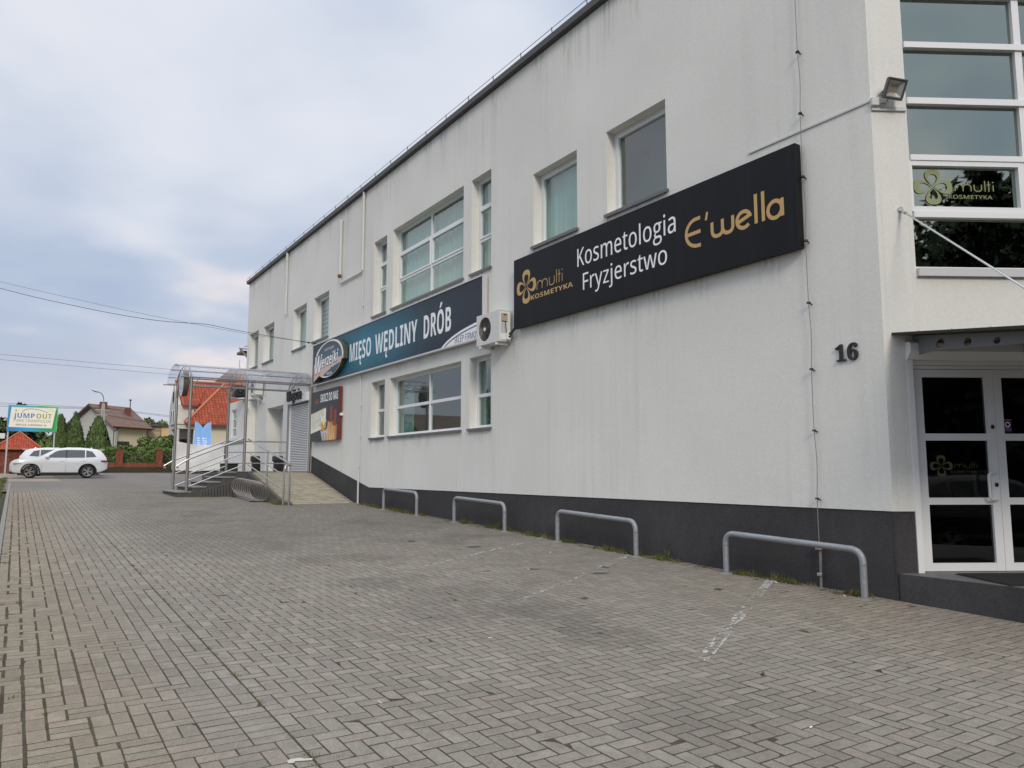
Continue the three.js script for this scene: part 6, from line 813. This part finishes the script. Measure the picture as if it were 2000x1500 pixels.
{ // street lamp on a concrete A pole, roof mast, overhead wires
  const conc = std([0.42, 0.4, 0.37], 0.9), t = thing('street_lamp', 'street lamp with curved arm on a concrete double pole', 'street lamp'); obj('pole', [rod(V(5.98, -0.2, -76), V(6.18, 5.9, -76), 0.10, 8, 0.075), rod(V(6.55, -0.2, -76), V(6.28, 5.9, -76), 0.10, 8, 0.075)], conc, t); obj('crossarm', [box(5.6, 6.7, 5.3, 5.38, -76.06, -75.94), box(5.75, 6.6, 4.85, 4.92, -76.06, -75.94)], conc, t); obj('insulator', [5.65, 5.95, 6.4, 6.65].map((x) => new THREE.CylinderGeometry(0.035, 0.05, 0.14, 8).translate(x, 5.45, -76)), M.black, t); obj('arm', tube([V(6.2, 5.8, -76), V(6.22, 6.3, -76), V(6.05, 6.72, -75.9), V(5.65, 6.92, -75.7)], 0.035, 24, 8), M.satin, t); obj('lamp_head', [new THREE.SphereGeometry(0.2, 16, 10).scale(1.6, 0.5, 0.8).rotateZ(-0.35).translate(5.5, 6.95, -75.65)], M.sillPale, t); settle(t);
  const m = thing('roof_mast', 'thin wire mast standing behind the brown roof', 'mast'); obj('mast', rod(V(10.33, 0.5, -94), V(10.33, 7.75, -94), 0.05, 8), M.dark, m); obj('cap', [new THREE.CylinderGeometry(0.14, 0.14, 0.12, 10).translate(10.33, 7.8, -94), box(10.05, 10.6, 6.3, 6.36, -94.03, -93.97)], M.dark, m); settle(m);
  const sag = (a, b, s, r, label, group) => { const p = []; for (let i = 0; i <= 24; i++) { const k = i / 24, q = a.clone().lerp(b, k); q.y -= s * 4 * k * (1 - k); p.push(q); } const o = obj('overhead_wire', tube(p, r, 60, 5), M.wire); tag(o, label, 'wire', group); };
    const slung = (p, r, label) => tag(obj('overhead_wire', tube(p, r, 90, 5), M.wire), label, 'wire');
  slung([V(-12, 10.4, -41), V(-3.25, 7.55, -34.5), V(-0.85, 6.77, -32.71), V(1.11, 6.19, -31.26), V(3.04, 5.64, -29.82), V(5.3, 5.05, -28.13), V(6.79, 4.7, -27.02), V(8.28, 4.44, -25.9)], 0.005, 'upper thin wire slung from the left to the shop wall');
  slung([V(-12, 10.2, -41), V(-3.24, 7.36, -34.49), V(-0.83, 6.53, -32.7), V(0.35, 6.15, -31.82), V(1.51, 5.83, -30.96), V(2.66, 5.53, -30.1), V(3.8, 5.29, -29.25), V(4.56, 5.19, -28.69), V(5.3, 5.12, -28.13), V(6.05, 4.93, -27.58), V(6.79, 4.75, -27.02), V(7.53, 4.59, -26.48), V(8.28, 4.42, -25.92)], 0.0095, 'lower thick cable slung from the left to the shop wall');
  const hk = thing('wire_hook', 'small dark wall hook holding the two slung wires', 'hook'); obj('hook', [rod(V(8.5, 4.38, -25.75), V(8.28, 4.43, -25.92), 0.014, 8), new THREE.SphereGeometry(0.035, 10, 8).translate(8.3, 4.42, -25.9)], M.black, hk); settle(hk);
  let k = 0; for (const [ya, yb, z, s, l] of [[9.0, 8.3, -70, 0.1, 'upper far wire crossing the sky above the canopy'], [8.85, 8.05, -72, 0.1, 'lower far wire crossing the sky above the canopy']]) sag(V(-6, ya, z), V(30, yb, z), s, 0.011, l);
  for (const [ya, yb, l] of [[6.05, 5.5, 'topmost street wire left of the lamp pole'], [5.7, 5.45, 'middle street wire left of the lamp pole'], [5.4, 5.4, 'lowest street wire left of the lamp pole']]) sag(V(-14, ya, -77), V(5.7 + k++ * 0.3, yb, -76), 0.08, 0.013, l);
  for (const [ya, yb, l] of [[5.5, 4.65, 'topmost street wire right of the lamp pole'], [5.46, 4.35, 'second street wire right of the lamp pole'], [4.9, 3.05, 'third street wire right of the lamp pole'], [4.85, 2.85, 'lowest street wire right of the lamp pole']]) sag(V(6.5, ya, -76), V(26, yb, -84), 0.1, 0.013, l);
}

// ---------- cars ----------
function makeCar(name, label, paint) {                    // nose towards -x, wheels on y = 0
  const t = thing(name, label, 'car');
  const S = [0, 0.05, 0.16, 0.35, 0.6, 0.9, 1.2, 1.5, 2.0, 2.5, 3.0, 3.5, 3.9, 4.2, 4.4, 4.5, 4.54], at = (tab, x) => { for (let i = 1; i < tab.length; i++) if (x <= tab[i][0]) { const [a, p] = tab[i - 1], [b, q] = tab[i]; return lerp(p, q, clamp((x - a) / (b - a))); } return tab[tab.length - 1][1]; };
  const top = [[0, 0.70], [0.05, 0.82], [0.16, 0.91], [0.35, 0.98], [0.9, 1.04], [1.25, 1.07], [2.5, 1.05], [3.6, 1.07], [4.2, 1.09], [4.4, 1.07], [4.5, 0.98], [4.54, 0.85]], bot = [[0, 0.36], [0.16, 0.25], [0.6, 0.21], [3.9, 0.22], [4.3, 0.30], [4.54, 0.42]], hw = [[0, 0.56], [0.05, 0.68], [0.16, 0.80], [0.35, 0.875], [0.8, 0.91], [2, 0.905], [3.6, 0.92], [4.1, 0.90], [4.4, 0.82], [4.5, 0.76], [4.54, 0.68]];
  const sect = (x) => { const w = at(hw, x), b = at(bot, x), h = at(top, x); const half = [[0, b], [w * 0.82, b], [w * 0.95, b + 0.06], [w * 0.985, lerp(b, h, 0.3)], [w * 0.97, lerp(b, h, 0.45)], [w, lerp(b, h, 0.66)], [w * 0.985, lerp(b, h, 0.86)], [w * 0.93, h - 0.012], [w * 0.84, h + 0.012], [w * 0.4, h + 0.03], [0, h + 0.034]]; return [...half, ...half.slice(1, -1).reverse().map(([z, y]) => [-z, y])]; };
  const loft = (secs) => { const m = secs[0].length, pos = [], I = [], uv = []; secs.forEach((s) => s.forEach((p) => { pos.push(...p); uv.push(0, 0); })); for (let i = 0; i < secs.length - 1; i++) for (let j = 0; j < m; j++) { const a = i * m + j, b = i * m + (j + 1) % m, c = a + m, d = b + m; I.push(a, b, d, a, d, c); } const cap = (k, f) => { const c = pos.length / 3, q = secs[k].reduce((s, p) => [s[0] + p[0] / m, s[1] + p[1] / m, s[2] + p[2] / m], [0, 0, 0]); pos.push(...q); uv.push(0, 0); for (let j = 0; j < m; j++) { const a = k * m + j, b = k * m + (j + 1) % m; f ? I.push(c, b, a) : I.push(c, a, b); } }; cap(0, true); cap(secs.length - 1, false); const g = new THREE.BufferGeometry(); g.setAttribute('position', new THREE.Float32BufferAttribute(pos, 3)); g.setAttribute('uv', new THREE.Float32BufferAttribute(uv, 2)); g.setIndex(I); g.computeVertexNormals(); return g; };
  const body = loft(S.map((x) => sect(x).map(([z, y]) => [x - 2.27, y, z])));
  const ev = new Evaluator(); ev.attributes = ['position', 'normal', 'uv']; ev.useGroups = false; let A = new Brush(body); A.updateMatrixWorld();
  for (const x of [0.95, 3.58]) for (const s of [1, -1]) { const B = new Brush(new THREE.CylinderGeometry(0.405, 0.405, 0.5, 40).rotateX(Math.PI / 2).translate(x - 2.27, 0.34, s * 0.85)); B.updateMatrixWorld(); A = ev.evaluate(A, B, SUBTRACTION); A.updateMatrixWorld(); }
  const b = obj('body', toCreasedNormals(A.geometry, 0.6), paint, t);
  // cabin
  const roofL = [[1.2, 1.06], [2.02, 1.54], [2.5, 1.635], [3.2, 1.635], [3.9, 1.575], [4.2, 1.50], [4.47, 1.1]], cab = [1.2, 1.5, 1.75, 2.02, 2.25, 2.6, 3.2, 3.7, 4.0, 4.2, 4.36, 4.47];
  const cs = (x, o = 0) => { const y1 = at(roofL, x) + o, y0 = 1.03, w0 = at(hw, x) * 0.935 + o, k = (y1 - y0) / 0.57, w1 = w0 - 0.27 * k + o * 0; const half = [[0, y0 - 0.05], [w0, y0 - 0.02], [lerp(w0, w1, 0.75), lerp(y0, y1, 0.8)], [w1 * 0.95, y1 - 0.03 * k], [w1 * 0.8, y1], [w1 * 0.4, y1 + 0.015 * k], [0, y1 + 0.02 * k]]; return [...half, ...half.slice(1, -1).reverse().map(([z, y]) => [-z, y])]; };
  obj('cabin', toCreasedNormals(loft(cab.map((x) => cs(x).map(([z, y]) => [x - 2.27, y, z]))), 0.7), paint, t);
  const glassC = phy([0.035, 0.042, 0.05], 0.03, { ior: 1.6, clearcoat: 1, clearcoatRoughness: 0.02, side: THREE.DoubleSide });
  const sideW = (pts, s) => { const g = new THREE.ShapeGeometry(poly(pts)), p = g.attributes.position; for (let i = 0; i < p.count; i++) { const x = p.getX(i), y = p.getY(i), w0 = at(hw, x) * 0.935, y1 = Math.max(at(roofL, x), 1.12), k = (y1 - 1.03) / 0.57, w1 = w0 - 0.27 * k; p.setXYZ(i, x - 2.27, y, s * (lerp(w0, lerp(w0, w1, 0.75), clamp((y - 1.03) / (0.8 * (y1 - 1.03)))) + 0.010)); } g.computeVertexNormals(); return g; };
  for (const s of [1, -1]) {
    obj('window', sideW([[1.62, 1.09], [2.50, 1.09], [2.50, 1.50], [2.22, 1.475], [2.05, 1.41]], s), glassC, t); obj('window', sideW([[2.60, 1.09], [3.42, 1.10], [3.42, 1.50], [2.60, 1.505]], s), glassC, t); obj('window', sideW([[3.48, 1.105], [3.98, 1.14], [3.78, 1.42], [3.48, 1.495]], s), glassC, t); obj('window_trim', sideW([[2.505, 1.085], [2.595, 1.085], [2.595, 1.507], [2.505, 1.505]], s), M.black, t);
    obj('sill_cladding', [rbox(1.36 - 2.27, 3.17 - 2.27, 0.2, 0.30, s * 0.86, s * 0.915, 0.015)], M.rubber, t);
    for (const x of [0.95, 3.58]) obj('arch_trim', new THREE.TorusGeometry(0.415, 0.03, 8, 40, Math.PI * 1.06).rotateZ(-0.1).scale(1, 1, 0.5).translate(x - 2.27, 0.34, s * (at(hw, x) * 0.985)), M.rubber, t);
    obj('mirror', [new THREE.SphereGeometry(0.1, 14, 10).scale(1.1, 0.75, 0.9).translate(1.66 - 2.27, 1.12, s * 0.98), rod(V(1.68 - 2.27, 1.07, s * 0.86), V(1.66 - 2.27, 1.08, s * 0.97), 0.025, 8)], paint, t);
    for (const x of [2.28, 3.28]) obj('door_handle', rbox(x - 2.27, x + 0.19 - 2.27, 0.90, 0.925, s * 0.888, s * 0.925, 0.008), paint, t);
    const seam = []; for (const x of [1.42, 2.55]) seam.push(box(x - 2.27, x + 0.008 - 2.27, 0.34, 1.0, s * 0.88, s * (at(hw, x) * 0.988 + 0.0015))); obj('door_seam', seam, M.dark, b);
    obj('headlight', [rbox(0.16 - 2.27, 0.52 - 2.27, 0.74, 0.80, s * 0.62, s * 0.905, 0.02)].map((g) => g.rotateZ(0)), phy(0.35, 0.05, { clearcoat: 1 }), t); obj('tail_light', [rbox(4.2 - 2.27, 4.52 - 2.27, 0.86, 0.95, s * 0.6, s * 0.88, 0.02)], std([0.25, 0.01, 0.015], 0.15), t);
  }
  const quad = (pts) => { const g = new THREE.BufferGeometry(); const P = []; for (let i = 0; i < pts.length - 2; i += 2) P.push(...pts[i], ...pts[i + 1], ...pts[i + 3], ...pts[i], ...pts[i + 3], ...pts[i + 2]); g.setAttribute('position', new THREE.Float32BufferAttribute(P, 3)); g.setAttribute('uv', new THREE.Float32BufferAttribute(new Array(P.length / 3 * 2).fill(0), 2)); g.computeVertexNormals(); return g; };
  const ws = []; for (const x of [1.26, 1.5, 1.75, 2.0]) { const y = at(roofL, x) + 0.022, k = (y - 1.03) / 0.57, w = (at(hw, x) * 0.935 - 0.27 * k) * 0.80; ws.push([x - 2.27 - 0.01, y + 0.004, w], [x - 2.27 - 0.01, y + 0.004, -w]); } obj('windscreen', quad(ws), glassC, t);
  const rw = []; for (const x of [4.22, 4.34, 4.43]) { const y = at(roofL, x) + 0.012, k = (y - 1.03) / 0.57, w = (at(hw, x) * 0.935 - 0.27 * k) * 0.84; rw.push([x - 2.27 + 0.02, y, -w], [x - 2.27 + 0.02, y, w]); } obj('rear_window', quad(rw), glassC, t);
  obj('spoiler', rbox(3.98 - 2.27, 4.36 - 2.27, 1.50, 1.535, -0.58, 0.58, 0.015), paint, t); obj('antenna_fin', [new THREE.ConeGeometry(0.05, 0.1, 8).scale(1.8, 1, 0.5).translate(3.75 - 2.27, 1.63, 0)], paint, t); obj('grille', [rbox(-2.285, -2.2, 0.5, 0.68, -0.5, 0.5, 0.02), rbox(-2.27, -2.0, 0.22, 0.34, -0.72, 0.72, 0.03)], M.rubber, t); obj('rear_bumper', rbox(4.28 - 2.27, 4.545 - 2.27, 0.27, 0.47, -0.76, 0.76, 0.04), M.rubber, t); obj('underbody', box(-1.9, 1.9, 0.16, 0.24, -0.78, 0.78), M.rubber, t);
  const prof = [[0.235, -0.1], [0.30, -0.11], [0.33, -0.10], [0.342, -0.06], [0.342, 0.06], [0.33, 0.10], [0.30, 0.11], [0.235, 0.1]].map(([r, y]) => new THREE.Vector2(r, y));
  for (const [x, s] of [[0.95, 1], [0.95, -1], [3.58, 1], [3.58, -1]]) {
    const w = new THREE.Group(); w.name = 'wheel'; t.add(w); obj('tyre', new THREE.LatheGeometry(prof, 36).rotateX(Math.PI / 2), M.rubber, w); obj('brake_disc', new THREE.CylinderGeometry(0.24, 0.24, 0.1, 28).rotateX(Math.PI / 2).translate(0, 0, -s * 0.04), M.black, w);
    const sp = []; for (let k = 0; k < 5; k++) for (const o of [-0.17, 0.17]) sp.push(box(0.05, 0.235, -0.017, 0.017, s * 0.045, s * 0.09).rotateZ(k * 1.2566 + o)); obj('rim', [...sp, new THREE.TorusGeometry(0.232, 0.014, 8, 40).translate(0, 0, s * 0.085), new THREE.CylinderGeometry(0.045, 0.045, 0.05, 16).rotateX(Math.PI / 2).translate(0, 0, s * 0.075)], std([0.52, 0.53, 0.54], 0.3, { metalness: 0.8 }), w);
    w.position.set(x - 2.27, 0.342, s * 0.79); if (x < 1) w.rotation.y = -0.38;
  }
  return t;
}
{
  const white = phy([0.60, 0.62, 0.65], 0.3, { clearcoat: 1, clearcoatRoughness: 0.03 });
  const c = makeCar('parked_car', 'white sport utility car in side view with turned front wheels', white); c.position.set(2.04, G(-49), -48.6); c.rotation.y = -0.02;
  const d = dup(c, V(2.45, G(-53.5) + 0.02, -53.4), Math.PI - 0.1, 'second white car mostly hidden behind the white sport utility car', undefined);
  const dark = phy([0.012, 0.013, 0.018], 0.25, { clearcoat: 1, clearcoatRoughness: 0.02 }), e = makeCar('parked_car', 'dark car parked across the yard, mirrored in the salon door', dark); e.position.set(10.2, G(2.6), 2.8); e.rotation.y = Math.PI - 0.5;
}
renderer.render(scene, camera);
